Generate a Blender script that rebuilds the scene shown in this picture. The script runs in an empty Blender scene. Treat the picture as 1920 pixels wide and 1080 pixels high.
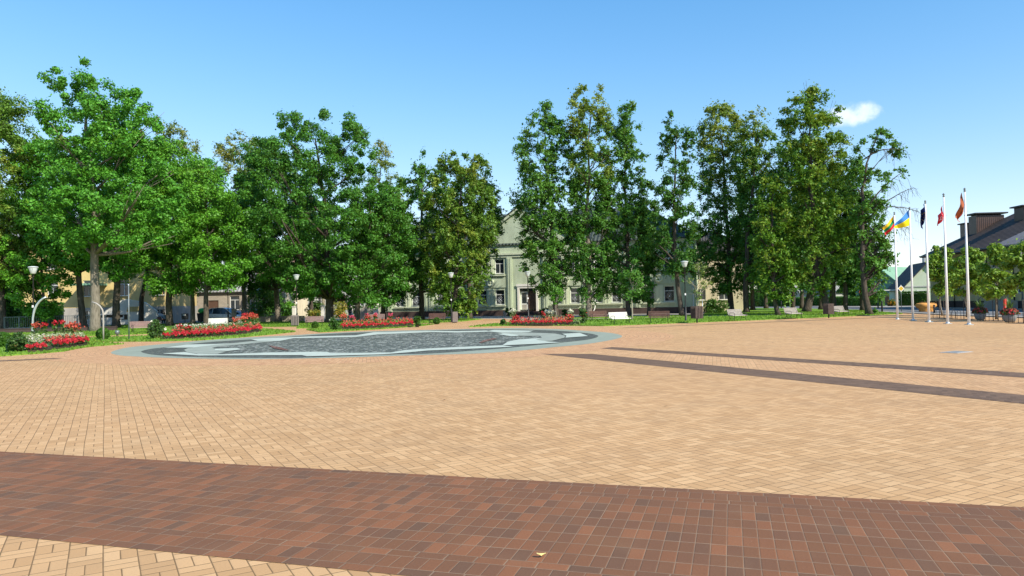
import bpy, bmesh, math, random
import numpy as np
from mathutils import Vector, Matrix
R = math.radians
random.seed(7)
rng = np.random.default_rng(11)
S = bpy.context.scene
col = S.collection

# ------------------------------------------------------------------ camera, world, sun, exposure
FPX, EYE = 1350.0, 1.7                      # focal length in photo pixels (1920 wide), eye height
PITCH, ROLL = math.atan(27 / FPX), math.atan(0.020)
FWD = Vector((0, math.cos(PITCH), math.sin(PITCH)))
_u0 = Vector((0, -math.sin(PITCH), math.cos(PITCH)))
_r0 = Vector((1, 0, 0))
RGT = _r0 * math.cos(ROLL) - _u0 * math.sin(ROLL)
UPV = _u0 * math.cos(ROLL) + _r0 * math.sin(ROLL)
cd = bpy.data.cameras.new("camera"); cam = bpy.data.objects.new("camera", cd); col.objects.link(cam)
m = Matrix((RGT, UPV, -FWD)).transposed().to_4x4(); m.translation = Vector((0, 0, EYE))
cam.matrix_world = m
cd.sensor_width = 36.0; cd.lens = FPX / 1920 * 36.0; cd.clip_start = 0.1; cd.clip_end = 3000
S.camera = cam

SUN_AZ, SUN_EL = R(46), R(38)               # azimuth measured from behind the viewer (-Y) to the right (+X)
sun_dir = Vector((math.sin(SUN_AZ) * math.cos(SUN_EL), -math.cos(SUN_AZ) * math.cos(SUN_EL), math.sin(SUN_EL)))
w = bpy.data.worlds.new("World"); S.world = w; w.use_nodes = True
wt = w.node_tree; wt.nodes.clear()
wo = wt.nodes.new("ShaderNodeOutputWorld"); bg = wt.nodes.new("ShaderNodeBackground")
sky = wt.nodes.new("ShaderNodeTexSky"); sky.sky_type = 'NISHITA'; sky.sun_disc = False
sky.sun_elevation = SUN_EL; sky.sun_rotation = math.atan2(sun_dir.x, sun_dir.y)
sky.air_density = 1.0; sky.dust_density = 0.15; sky.ozone_density = 1.6; sky.altitude = 100
bg.inputs[1].default_value = 0.15
# one small fair-weather cloud, a property of the sky by direction
geo = wt.nodes.new("ShaderNodeTexCoord")
def cloud_mask(direction, sx, sz):
    d = Vector(direction).normalized()
    side = d.cross(Vector((0, 0, 1))).normalized(); upd = side.cross(d)
    def dotn(v, k):
        n = wt.nodes.new("ShaderNodeVectorMath"); n.operation = 'DOT_PRODUCT'
        wt.links.new(geo.outputs['Generated'], n.inputs[0]); n.inputs[1].default_value = v
        q = wt.nodes.new("ShaderNodeMath"); q.operation = 'MULTIPLY'; wt.links.new(n.outputs['Value'], q.inputs[0]); q.inputs[1].default_value = k
        q2 = wt.nodes.new("ShaderNodeMath"); q2.operation = 'POWER'; wt.links.new(q.outputs[0], q2.inputs[0]); q2.inputs[1].default_value = 2
        return q2
    a = dotn(side, 1 / sx); b = dotn(upd, 1 / sz)
    c = wt.nodes.new("ShaderNodeMath"); c.operation = 'ADD'; wt.links.new(a.outputs[0], c.inputs[0]); wt.links.new(b.outputs[0], c.inputs[1])
    f = dotn(d, 1.0)
    nz = wt.nodes.new("ShaderNodeTexNoise"); nz.inputs['Scale'].default_value = 38; nz.inputs['Detail'].default_value = 6; nz.inputs['Roughness'].default_value = .6
    wt.links.new(geo.outputs['Generated'], nz.inputs['Vector'])
    e = wt.nodes.new("ShaderNodeMath"); e.operation = 'MULTIPLY_ADD'; wt.links.new(nz.outputs[0], e.inputs[0]); e.inputs[1].default_value = 3.4; e.inputs[2].default_value = -1.7
    g = wt.nodes.new("ShaderNodeMath"); g.operation = 'ADD'; wt.links.new(c.outputs[0], g.inputs[0]); wt.links.new(e.outputs[0], g.inputs[1])
    mr = wt.nodes.new("ShaderNodeMapRange"); mr.interpolation_type = 'SMOOTHSTEP'
    wt.links.new(g.outputs[0], mr.inputs[0]); mr.inputs[1].default_value = 1.25; mr.inputs[2].default_value = -.3; mr.inputs[3].default_value = 0; mr.inputs[4].default_value = .7
    fr = wt.nodes.new("ShaderNodeMath"); fr.operation = 'GREATER_THAN'; wt.links.new(f.outputs[0], fr.inputs[0]); fr.inputs[1].default_value = .5
    o = wt.nodes.new("ShaderNodeMath"); o.operation = 'MULTIPLY'; wt.links.new(mr.outputs[0], o.inputs[0]); wt.links.new(fr.outputs[0], o.inputs[1])
    return o
def ray(x, y):
    return RGT * ((x - 960) / FPX) - UPV * ((y - 540) / FPX) + FWD
mk = cloud_mask(ray(1592, 215), .033, .014)
mx = wt.nodes.new("ShaderNodeMix"); mx.data_type = 'RGBA'
wt.links.new(mk.outputs[0], mx.inputs['Factor'])
hs = wt.nodes.new("ShaderNodeHueSaturation"); hs.inputs['Saturation'].default_value = 1.22; hs.inputs['Value'].default_value = 1.55
wt.links.new(sky.outputs[0], hs.inputs['Color'])
tn = wt.nodes.new("ShaderNodeMix"); tn.data_type = 'RGBA'; tn.blend_type = 'MULTIPLY'; tn.inputs['Factor'].default_value = 1.0
kk = wt.nodes.new("ShaderNodeVectorMath"); kk.operation = 'MULTIPLY_ADD'; wt.links.new(hs.outputs[0], kk.inputs[0]); kk.inputs[1].default_value = (.10,) * 3; kk.inputs[2].default_value = (1, 1, 1)
dv = wt.nodes.new("ShaderNodeVectorMath"); dv.operation = 'DIVIDE'; wt.links.new(hs.outputs[0], dv.inputs[0]); wt.links.new(kk.outputs[0], dv.inputs[1])
h2 = wt.nodes.new("ShaderNodeHueSaturation"); h2.inputs['Saturation'].default_value = 1.14; h2.inputs['Value'].default_value = 1.24
wt.links.new(dv.outputs[0], h2.inputs['Color']); wt.links.new(h2.outputs[0], tn.inputs['A']); tn.inputs['B'].default_value = (.94, .945, 1.03, 1)
wt.links.new(tn.outputs['Result'], mx.inputs['A']); mx.inputs['B'].default_value = (6.4, 6.7, 7.0, 1)
wt.links.new(mx.outputs['Result'], bg.inputs[0]); wt.links.new(bg.outputs[0], wo.inputs[0])
sl = bpy.data.lights.new("sun", 'SUN'); so = bpy.data.objects.new("sun", sl); col.objects.link(so)
sl.energy = 5.0; sl.angle = R(0.5); sl.color = (1.0, .918, .77)
so.rotation_euler = (-sun_dir).to_track_quat('-Z', 'Y').to_euler(); so.location = (30, -30, 60)
S.view_settings.view_transform = 'Standard'; S.view_settings.look = 'None'
S.view_settings.exposure = 0.38; S.view_settings.gamma = 1.0
S.render.engine = 'CYCLES'
S.cycles.max_bounces = 6; S.cycles.diffuse_bounces = 3; S.cycles.transparent_max_bounces = 6
S.cycles.use_adaptive_sampling = True

# ------------------------------------------------------------------ placing helpers
def gp(x, y):
    """ground point (z = 0) seen at a pixel of the survey photograph"""
    d = ray(x, y); t = -EYE / d.z
    return Vector((d.x * t, d.y * t, 0))
def at(x, y, Y):
    d = ray(x, y); t = Y / d.y
    return Vector((d.x * t, Y, EYE + d.z * t))

# ------------------------------------------------------------------ materials
class X:
    """a scalar socket with arithmetic, to write shader maths as expressions"""
    def __init__(s, nt, sock): s.nt, s.k = nt, sock
    def op(s, o, *a):
        n = s.nt.nodes.new("ShaderNodeMath"); n.operation = o
        for i, v in enumerate((s,) + a):
            if isinstance(v, X): s.nt.links.new(v.k, n.inputs[i])
            else: n.inputs[i].default_value = v
        return X(s.nt, n.outputs[0])
    def __add__(s, b): return s.op('ADD', b)
    def __sub__(s, b): return s.op('SUBTRACT', b)
    def __mul__(s, b): return s.op('MULTIPLY', b)
    def __truediv__(s, b): return s.op('DIVIDE', b)
    def floor(s): return s.op('FLOOR')
    def frac(s): return s - s.floor()
    def mod(s, b): return s.op('FLOORED_MODULO', b)
    def min(s, b): return s.op('MINIMUM', b)
    def max(s, b): return s.op('MAXIMUM', b)
    def is_(s, v): return s.op('COMPARE', v, .25)
    def lt(s, v): return s.op('LESS_THAN', v)
def ramp(nt, fac, stops, interp='LINEAR'):
    n = nt.nodes.new("ShaderNodeValToRGB"); n.color_ramp.interpolation = interp
    e = n.color_ramp.elements
    while len(e) < len(stops): e.new(.5)
    for el, (p, c) in zip(e, stops): el.position = p; el.color = (*c, 1)
    nt.links.new(fac.k if isinstance(fac, X) else fac, n.inputs[0]); return n.outputs[0]
def mixc(nt, fac, a, b, blend='MIX'):
    n = nt.nodes.new("ShaderNodeMix"); n.data_type = 'RGBA'; n.blend_type = blend
    for s, v in (('Factor', fac), ('A', a), ('B', b)):
        if isinstance(v, X): v = v.k
        if isinstance(v, bpy.types.NodeSocket): nt.links.new(v, n.inputs[s])
        elif s == 'Factor': n.inputs[s].default_value = v
        else: n.inputs[s].default_value = (*v, 1)
    return n.outputs['Result']
def noise(nt, vec, scale, detail=4, rough=.55):
    n = nt.nodes.new("ShaderNodeTexNoise"); n.inputs['Scale'].default_value = scale; n.inputs['Detail'].default_value = detail; n.inputs['Roughness'].default_value = rough
    if vec is not None: nt.links.new(vec, n.inputs['Vector'])
    return X(nt, n.outputs[0])
def white(nt, a, b):
    c = nt.nodes.new("ShaderNodeCombineXYZ"); nt.links.new(a.k, c.inputs[0]); nt.links.new(b.k, c.inputs[1])
    n = nt.nodes.new("ShaderNodeTexWhiteNoise"); n.noise_dimensions = '3D'; nt.links.new(c.outputs[0], n.inputs['Vector'])
    return X(nt, n.outputs['Value'])
def base(name, rough=.6, metal=0.0):
    mt = bpy.data.materials.new(name); mt.use_nodes = True; nt = mt.node_tree
    b = nt.nodes['Principled BSDF']; b.inputs['Specular IOR Level'].default_value = .15 if rough >= .6 and not metal else .5; b.inputs['Roughness'].default_value = rough; b.inputs['Metallic'].default_value = metal
    return mt, nt, b
def objco(nt): return nt.nodes.new("ShaderNodeTexCoord").outputs['Object']
def bump(nt, b, h, strength=.4, dist=.01):
    n = nt.nodes.new("ShaderNodeBump"); n.inputs['Strength'].default_value = strength; n.inputs['Distance'].default_value = dist
    nt.links.new(h.k, n.inputs['Height']); nt.links.new(n.outputs[0], b.inputs['Normal'])
def plain(name, c, rough=.6, var=.18, scale=3.0, metal=0.0, bmp=0.0):
    """a colour with mottling at two scales and a little relief"""
    mt, nt, b = base(name, rough, metal); v = objco(nt)
    f = noise(nt, v, scale, 5) * .6 + noise(nt, v, scale * 9, 3) * .4
    lo = tuple(x * (1 - var * 1.6) for x in c); hi = tuple(min(1, x * (1 + var * 1.3)) for x in c)
    nt.links.new(ramp(nt, f, [(.3, lo), (.7, hi)]), b.inputs['Base Color'])
    if bmp: bump(nt, b, noise(nt, v, scale * 12, 4), bmp, .02)
    return mt
def sepxy(nt, vec):
    s = nt.nodes.new("ShaderNodeSeparateXYZ"); nt.links.new(vec, s.inputs[0]); return X(nt, s.outputs[0]), X(nt, s.outputs[1]), X(nt, s.outputs[2])

M = {}
def basketweave(name, ang, unit, stops, joint_c, jw=.055):
    """basket weave clinker paving, bricks 1:2, drawn from object coordinates"""
    mt, nt, b = base(name, .8); oc = objco(nt); b.inputs['Specular IOR Level'].default_value = .12
    mp = nt.nodes.new("ShaderNodeMapping"); mp.inputs['Rotation'].default_value = (0, 0, ang); mp.inputs['Scale'].default_value = (1 / unit,) * 3
    nt.links.new(oc, mp.inputs[0])
    wob = noise(nt, oc, .35, 2) * .5
    u, v, _ = sepxy(nt, mp.outputs[0]); u = u + wob; v = v + wob
    # basket weave: blocks of two bricks, turned in every second block
    bu, bv = (u * .5).floor(), (v * .5).floor(); lu, lv = u - bu * 2, v - bv * 2
    par = (bu + bv).mod(2.0).lt(.5)                    # 1: bricks lie along u
    npar = par * -1 + 1
    sub = (lv.op('GREATER_THAN', 1.0)) * par + (lu.op('GREATER_THAN', 1.0)) * npar
    idn = white(nt, bu + sub * .37, bv + par * .53)
    eb = lu.min(lu * -1 + 2).min(lv.min(lv * -1 + 2))
    mid_ = ((lv - 1).op('ABSOLUTE') + npar * 5).min((lu - 1).op('ABSOLUTE') + par * 5)
    edge = eb.min(mid_)
    jn = noise(nt, oc, 6, 3)
    jw_n = jn * jw * 1.3 + jw * .25
    joint = edge.lt(jw_n)
    big = noise(nt, oc, .12, 4, .6); mid = noise(nt, oc, 1.1, 4); fine = noise(nt, oc, 60, 3)
    c = ramp(nt, idn * .5 + big * .5, stops)
    c = mixc(nt, (mid - .45) * .9, c, (.36, .25, .15))
    c = mixc(nt, (fine - .45) * .7, c, (.30, .20, .11))
    pink = (noise(nt, oc, .05, 2) - .42) * 1.6
    pk = nt.nodes.new("ShaderNodeClamp"); nt.links.new(pink.k, pk.inputs[0])
    c = mixc(nt, X(nt, pk.outputs[0]) * .5, c, (.68, .355, .185))
    st_n = noise(nt, oc, .42, 7, .7); stm = (st_n - .56) * 4.0
    sc_ = nt.nodes.new("ShaderNodeClamp"); nt.links.new(stm.k, sc_.inputs[0])
    c = mixc(nt, X(nt, sc_.outputs[0]) * .42, c, (.30, .19, .10))
    # slope of the joints: dirt fills them
    c = mixc(nt, joint * .92, c, joint_c)
    nt.links.new(c, b.inputs['Base Color'])
    hgt = (edge.min(.12) * 6) + fine * .25 + idn * .2
    bump(nt, b, hgt, .45, .006)
    return mt
M['plaza'] = basketweave('tan_clinker_paving', R(-29.5), .105,
    [(.15, (.465, .272, .128)), (.4, (.55, .33, .16)), (.62, (.61, .375, .187)), (.85, (.69, .44, .228))], (.19, .12, .06), .046)
M['plaza_pink'] = basketweave('peach_clinker_paving', R(15.5), .105,
    [(.15, (.48, .275, .135)), (.4, (.56, .33, .166)), (.62, (.62, .375, .195)), (.85, (.695, .437, .232))], (.20, .13, .07), .042)
def uvbrick(name, stops, joint_c, jw=.04, bigscale=.6):
    mt, nt, b = base(name, .75); oc = objco(nt); b.inputs['Specular IOR Level'].default_value = .12
    uvn = nt.nodes.new("ShaderNodeUVMap"); uvn.uv_map = 'brick'
    u, v, _ = sepxy(nt, uvn.outputs[0])
    iu, iv = u.floor(), v.floor(); fu, fv = u - iu, v - iv
    idn = white(nt, iu, iv); id2 = white(nt, iu + 57.3, iv + 11.7)
    edge = fu.min(fu * -1 + 1).min((fv.min(fv * -1 + 1)) * 1.0)
    jn = noise(nt, oc, 9, 3)
    joint = edge.lt(jn * jw + jw * .35)
    fine = noise(nt, oc, 70, 4); mid = noise(nt, oc, bigscale, 3)
    c = ramp(nt, idn * .8 + mid * .2, stops)
    c = mixc(nt, (fine - .4) * .85, c, (.09, .055, .038))
    dust = (noise(nt, oc, 1.7, 5) - .5) * .5
    c = mixc(nt, dust, c, (.34, .21, .12))
    spk = nt.nodes.new("ShaderNodeTexVoronoi"); spk.inputs['Scale'].default_value = 28; nt.links.new(oc, spk.inputs['Vector'])
    spot = X(nt, spk.outputs['Distance']).lt(.045)
    c = mixc(nt, spot * .5, c, (.55, .45, .35))
    jc = mixc(nt, noise(nt, oc, 2.3, 3), joint_c, (.10, .07, .05))
    c = mixc(nt, joint * .85, c, jc)
    nt.links.new(c, b.inputs['Base Color'])
    bump(nt, b, (edge.min(.08) * 8) + fine * .3 + id2 * .4, .5, .006)
    return mt
M['band'] = uvbrick('red_brown_clinker', [(.06, (.15, .086, .054)), (.22, (.19, .092, .052)), (.5, (.208, .097, .050)), (.75, (.24, .104, .052)), (.95, (.30, .125, .06))], (.44, .31, .20), .026)
M['greyband'] = uvbrick('grey_brown_clinker', [(.1, (.135, .086, .058)), (.5, (.17, .108, .071)), (.9, (.205, .13, .085))], (.26, .18, .13))
M['ring'] = uvbrick('peach_ring_clinker', [(.1, (.55, .30, .155)), (.5, (.63, .36, .185)), (.9, (.70, .42, .22))], (.28, .18, .10))

def cobble(name, dark, light, scale, frac):
    mt, nt, b = base(name, .55); oc = objco(nt); b.inputs['Specular IOR Level'].default_value = .12
    vo = nt.nodes.new("ShaderNodeTexVoronoi"); vo.inputs['Scale'].default_value = scale; nt.links.new(oc, vo.inputs['Vector'])
    vd = nt.nodes.new("ShaderNodeTexVoronoi"); vd.feature = 'DISTANCE_TO_EDGE'; vd.inputs['Scale'].default_value = scale; nt.links.new(oc, vd.inputs['Vector'])
    cs = nt.nodes.new("ShaderNodeSeparateColor"); nt.links.new(vo.outputs['Color'], cs.inputs[0])
    sel = X(nt, cs.outputs[0]); edge = X(nt, vd.outputs['Distance'])
    big = noise(nt, oc, .5, 4, .65)
    fr = (big - .5) * 1.3 + frac
    c = mixc(nt, sel.lt(fr) * .85, dark, light)
    c = mixc(nt, X(nt, cs.outputs[1]) * .5, c, tuple(x * .55 for x in dark))
    c = mixc(nt, edge.lt(.08) * .8, c, (.10, .10, .09))
    nt.links.new(c, b.inputs['Base Color'])
    bump(nt, b, edge.min(.3) * 3 + sel * .4, .9, .03)
    return mt
M['cobdark'] = cobble('dark_granite_setts', (.125, .14, .115), (.24, .25, .21), 8, .2)
M['cobmid'] = cobble('speckled_granite_setts', (.14, .158, .128), (.56, .58, .50), 6.5, .30)
M['cobred'] = cobble('red_granite_setts', (.24, .10, .07), (.40, .26, .20), 8, .35)
M['slabgrey'] = plain('grey_granite_slab', (.33, .36, .30), .7, .14, 1.2, bmp=.1)
M['slabring'] = plain('grey_granite_ring', (.30, .335, .265), .7, .12, .9, bmp=.1)
M['slabwhite'] = plain('pale_granite_slab', (.48, .53, .45), .7, .10, 1.0, bmp=.1)
M['asphalt'] = plain('asphalt', (.16, .165, .17), .85, .2, 1.5, bmp=.3)
M['pavement'] = plain('grey_pavement', (.36, .33, .29), .8, .16, .9, bmp=.2)
M['kerb'] = plain('pale_concrete_kerb', (.52, .50, .46), .8, .12, 2)

def grassmat(name, a, b_, c_, s=1.0):
    mt, nt, b = base(name, .9); oc = objco(nt)
    f = noise(nt, oc, .5 * s, 5, .65) * .6 + noise(nt, oc, 14 * s, 3) * .4
    c = ramp(nt, f, [(.32, a), (.5, b_), (.66, c_)])
    nt.links.new(c, b.inputs['Base Color']); bump(nt, b, noise(nt, oc, 40, 3), .8, .03)
    return mt
M['lawn'] = grassmat('mown_lawn', (.10, .21, .022), (.17, .32, .035), (.25, .38, .06))
M['ground'] = grassmat('rough_ground', (.08, .13, .03), (.13, .18, .045), (.20, .21, .08), .3)

def leafmat(name, a, b_, c_=None, yfrac=.12, trans=.27, sc=.8, ztop=None):
    """leaf blades: each leaf its own tint, clumps drift between tints, some turned yellow; light passes through"""
    mt = bpy.data.materials.new(name); mt.use_nodes = True; nt = mt.node_tree; nt.nodes.clear()
    out = nt.nodes.new("ShaderNodeOutputMaterial")
    oc = objco(nt); g = nt.nodes.new("ShaderNodeNewGeometry"); rpi = X(nt, g.outputs['Random Per Island'])
    f = noise(nt, oc, sc, 3) * .8 + rpi * .34 - .07
    c = ramp(nt, f, [(.25, a), (.75, b_)])
    if c_:
        yn = noise(nt, oc, .38, 4, .6) * .8 + (rpi * 37.7).frac() * .16 + .09
        lo = .78 - yfrac
        if ztop:                                     # autumn starts at the top of the crown
            _, _, z_ = sepxy(nt, oc); yn = yn + ((z_ - ztop[0]) / (ztop[1] - ztop[0])).max(0.0).min(1.0) * .28
        yr = nt.nodes.new("ShaderNodeMapRange"); nt.links.new(yn.k, yr.inputs[0]); yr.inputs[1].default_value = lo - .06; yr.inputs[2].default_value = lo + .10
        c = mixc(nt, X(nt, yr.outputs[0]) * .85, c, c_)
    p = nt.nodes.new("ShaderNodeBsdfPrincipled"); p.inputs['Roughness'].default_value = .5; p.inputs['Specular IOR Level'].default_value = .35
    nt.links.new(c, p.inputs['Base Color'])
    t = nt.nodes.new("ShaderNodeBsdfTranslucent")
    tc = mixc(nt, .5, c, (.30, .42, .03)); nt.links.new(tc, t.inputs[0])
    ms = nt.nodes.new("ShaderNodeMixShader"); ms.inputs[0].default_value = trans
    nt.links.new(p.outputs[0], ms.inputs[1]); nt.links.new(t.outputs[0], ms.inputs[2]); nt.links.new(ms.outputs[0], out.inputs[0])
    return mt
M['oak'] = leafmat('bright_oak_leaf', (.055, .21, .02), (.13, .40, .035), (.26, .36, .03), .03)
M['oakdark'] = leafmat('dark_oak_leaf', (.036, .135, .016), (.098, .285, .028), (.16, .24, .03), .0)
M['maple'] = leafmat('fresh_maple_leaf', (.065, .22, .018), (.16, .42, .03), (.32, .42, .03), .04)
M['linden'] = leafmat('linden_leaf', (.06, .18, .026), (.135, .33, .045), (.27, .36, .055), .07)
M['lindengold'] = leafmat('gold_topped_linden_leaf', (.045, .15, .022), (.105, .28, .035), (.31, .36, .055), .04, ztop=(12, 22))
M['lindendark'] = leafmat('dark_linden_leaf', (.034, .115, .020), (.08, .23, .032), (.22, .30, .04), .03)
M['lindenyel'] = leafmat('yellowing_linden_leaf', (.075, .175, .02), (.155, .30, .035), (.34, .37, .05), .14)
M['lindenlime'] = leafmat('lime_green_linden_leaf', (.065, .18, .015), (.17, .33, .03), (.36, .40, .05), .13)
M['street'] = leafmat('yellow_green_street_leaf', (.11, .23, .02), (.25, .40, .04), (.46, .44, .05), .12)
M['pale'] = leafmat('pale_sparse_leaf', (.12, .20, .05), (.22, .30, .07), (.42, .38, .08), .18)
M['hedge'] = leafmat('hedge_leaf', (.03, .09, .015), (.08, .19, .025), (.24, .25, .03), .05, sc=2)
M['hedgeyel'] = leafmat('golden_shrub_leaf', (.16, .22, .03), (.33, .36, .05), (.45, .30, .05), .2, sc=2)
M['box'] = leafmat('clipped_box_leaf', (.03, .10, .012), (.085, .22, .02), None, sc=2)
M['rose'] = leafmat('rose_leaf', (.03, .075, .02), (.08, .17, .035), (.25, .09, .05), .10, sc=3)
M['dusty'] = leafmat('pale_flower_foliage', (.16, .22, .08), (.32, .38, .16), None, sc=3)
M['burgundy'] = leafmat('burgundy_leaf', (.05, .018, .022), (.10, .03, .03), (.06, .10, .03), .2, sc=4)
def petal(name, a, b_):
    return leafmat(name, a, b_, None, trans=.25, sc=6)
M['red'] = petal('red_begonia_petal', (.40, .008, .018), (.62, .022, .045))
M['salmon'] = petal('salmon_petal', (.46, .04, .03), (.66, .15, .09))
M['pink'] = petal('pink_petal', (.62, .05, .13), (.78, .12, .20))
M['whitepet'] = petal('cream_petal', (.60, .58, .42), (.80, .78, .66))
M['orangepet'] = petal('orange_yellow_petal', (.60, .24, .02), (.78, .45, .04))
M['leafdry'] = plain('dry_leaf', (.16, .10, .055), .8, .2, 20)
M['leafyellow'] = plain('yellow_leaf', (.75, .62, .25), .7, .1, 20)
M['blade'] = leafmat('grass_blade', (.10, .22, .02), (.24, .40, .05), None, trans=.4, sc=1.5)

def barkmat(name, a, b_):
    mt, nt, b = base(name, .9); oc = objco(nt)
    mp = nt.nodes.new("ShaderNodeMapping"); mp.inputs['Scale'].default_value = (7, 7, 1.3); nt.links.new(oc, mp.inputs[0])
    f = noise(nt, mp.outputs[0], 1.6, 6, .7)
    c = ramp(nt, f, [(.35, a), (.65, b_)])
    nt.links.new(c, b.inputs['Base Color']); bump(nt, b, f, .9, .06); return mt
M['bark'] = barkmat('dark_bark', (.045, .036, .028), (.12, .10, .08))
M['barkgrey'] = barkmat('grey_bark', (.12, .105, .08), (.27, .235, .19))
M['barkpale'] = barkmat('pale_bark', (.22, .20, .15), (.38, .34, .27))

def stucco(name, c, streak=.25):
    mt, nt, b = base(name, .9); oc = objco(nt)
    mp = nt.nodes.new("ShaderNodeMapping"); mp.inputs['Scale'].default_value = (1.2, 1.2, .25); nt.links.new(oc, mp.inputs[0])
    f = noise(nt, mp.outputs[0], 1.3, 6, .65) * .6 + noise(nt, oc, .5, 4) * .4
    lo = tuple(x * (1 - streak) for x in c); hi = tuple(x * (1 + streak * .35) for x in c)
    nt.links.new(ramp(nt, f, [(.33, lo), (.55, c), (.75, hi)]), b.inputs['Base Color'])
    bump(nt, b, noise(nt, oc, 30, 4), .25, .01); return mt
M['stucco'] = stucco('pale_green_render', (.50, .57, .41))
M['stuccolite'] = stucco('light_green_trim', (.58, .63, .46), .15)
M['stuccoyel'] = stucco('yellow_render', (.66, .50, .22))
M['stuccoochre'] = stucco('ochre_render', (.64, .51, .27))
M['stuccocream'] = stucco('cream_render', (.66, .56, .42))
M['stuccogrey'] = stucco('pale_grey_render', (.46, .47, .45))
M['concrete'] = stucco('weathered_concrete', (.40, .37, .33), .3)
M['whitewash'] = stucco('whitewashed_wall', (.80, .77, .69), .1)
M['plinth'] = stucco('dark_brown_plinth', (.085, .06, .055), .3)
M['siding'] = plain('pale_green_siding', (.56, .63, .49), .7, .06, .6)
M['greenwall'] = plain('blue_green_wall', (.16, .27, .24), .7, .08, .6)
def stonework(name, a, b_, mortar, sx, sy):
    mt, nt, b = base(name, .9); oc = objco(nt)
    x, y, z = sepxy(nt, oc)
    cmb = nt.nodes.new("ShaderNodeCombineXYZ"); nt.links.new((x + y).k, cmb.inputs[0]); nt.links.new(z.k, cmb.inputs[1])
    br = nt.nodes.new("ShaderNodeTexBrick"); nt.links.new(cmb.outputs[0], br.inputs['Vector'])
    br.inputs['Color1'].default_value = (*a, 1); br.inputs['Color2'].default_value = (*b_, 1); br.inputs['Mortar'].default_value = (*mortar, 1)
    br.inputs['Scale'].default_value = 1; br.inputs['Brick Width'].default_value = sx; br.inputs['Row Height'].default_value = sy; br.inputs['Mortar Size'].default_value = sy * .05
    n = noise(nt, oc, 1.4, 5)
    c = mixc(nt, (n - .4) * .8, br.outputs['Color'], tuple(q * .6 for q in a))
    nt.links.new(c, b.inputs['Base Color']); return mt
M['stone'] = stonework('grey_tan_stone_wall', (.40, .35, .28), (.32, .28, .23), (.24, .22, .19), .45, .2)
M['brick'] = stonework('red_brick_wall', (.30, .12, .08), (.24, .10, .07), (.3, .26, .22), .25, .08)
def stripes(name, c, pitch, depth=.25, axis=0, rough=.7, metal=0.0):
    """sheet metal with standing seams or corrugation"""
    mt, nt, b = base(name, rough, metal); oc = objco(nt)
    s = sepxy(nt, oc); f = (s[axis] / pitch).frac()
    tri = (f - .5).op('ABSOLUTE') * 2
    n = noise(nt, oc, .8, 4)
    cc = ramp(nt, tri * .35 + n * .65, [(.25, tuple(q * (1 - depth) for q in c)), (.75, tuple(q * (1 + depth) for q in c))])
    nt.links.new(cc, b.inputs['Base Color']); bump(nt, b, tri, .8, pitch * .3); return mt
M['roofdark'] = stripes('dark_roof_sheet', (.075, .068, .066), .35, .25)
M['rooftile'] = stripes('brown_roof_tile', (.080, .060, .050), .28, .3, 1)
M['roofgreen'] = stripes('green_roof_sheet', (.22, .39, .27), .4, .15)
M['roofgreygreen'] = stripes('grey_green_roof_sheet', (.070, .088, .076), .45, .2)
M['cladding'] = stripes('brown_metal_cladding', (.085, .055, .048), .22, .35, 1, .4, .3)
M['roofwing'] = stripes('pale_corrugated_wing_roof', (.34, .29, .27), .3, .3)
M['roofold'] = stripes('old_grey_roof', (.30, .30, .29), .5, .2)
M['roofpink'] = stripes('pinkish_tile_roof', (.55, .36, .28), .3, .15)
def glassmat(name, c=(.02, .025, .03)):
    mt, nt, b = base(name, .06); oc = objco(nt)
    n = noise(nt, oc, .7, 2)
    nt.links.new(ramp(nt, n, [(.35, c), (.7, tuple(q * 2.4 + .01 for q in c))]), b.inputs['Base Color'])
    b.inputs['Specular IOR Level'].default_value = .6; return mt
M['glass'] = glassmat('dark_window_glass'); M['carglass'] = glassmat('car_window_glass', (.02, .03, .05))
M['whiteframe'] = plain('white_window_frame', (.74, .75, .72), .5, .06, 3)
M['paper'] = plain('white_paper_ornament', (.66, .70, .74), .8, .05, 4)
M['door'] = plain('dark_wooden_door', (.11, .06, .04), .5, .2, 4)
M['stucco_shut'] = plain('ochre_shutter', (.42, .27, .08), .6, .15, 4)
M['iron'] = plain('black_cast_iron', (.025, .026, .028), .45, .15, 8, .4)
M['greyiron'] = plain('grey_painted_steel', (.17, .20, .20), .45, .12, 6, .3)
M['steel'] = plain('pale_galvanised_steel', (.55, .60, .62), .35, .06, 5, .5)
M['polewhite'] = plain('white_pole_paint', (.78, .79, .79), .4, .04, 3)
M['shade'] = plain('opal_lamp_shade', (.56, .60, .60), .4, .04, 5)
M['woodbrown'] = plain('brown_bench_slats', (.20, .115, .095), .6, .22, 6, bmp=.2)
M['woodpink'] = plain('mauve_brown_bench_slats', (.34, .23, .21), .6, .18, 6, bmp=.2)
M['woodgrey'] = plain('grey_weathered_slats', (.42, .39, .36), .65, .15, 6, bmp=.2)
M['woodwhite'] = plain('white_painted_slats', (.82, .80, .75), .5, .06, 6)
M['binwood'] = plain('dark_brown_bin_slats', (.105, .08, .07), .6, .25, 7, bmp=.2)
M['bingrey'] = plain('grey_brown_bin_slats', (.20, .17, .155), .6, .2, 7, bmp=.2)
M['soil'] = plain('dark_bed_soil', (.07, .05, .035), .95, .25, 6, bmp=.5)
M['orange'] = plain('orange_planter_shell', (.62, .30, .085), .6, .2, 3, bmp=.3)
M['greybowl'] = plain('grey_stone_bowl', (.20, .205, .205), .8, .15, 5, bmp=.2)
M['yellowsign'] = plain('yellow_sign_face', (.62, .40, .03), .4, .05, 5)
M['signwhite'] = plain('white_sign_face', (.80, .80, .78), .4, .04, 5)
M['signred'] = plain('red_sign_face', (.60, .03, .03), .4, .05, 5)
M['redpaint'] = plain('red_post_paint', (.60, .035, .03), .45, .1, 5)
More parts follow.
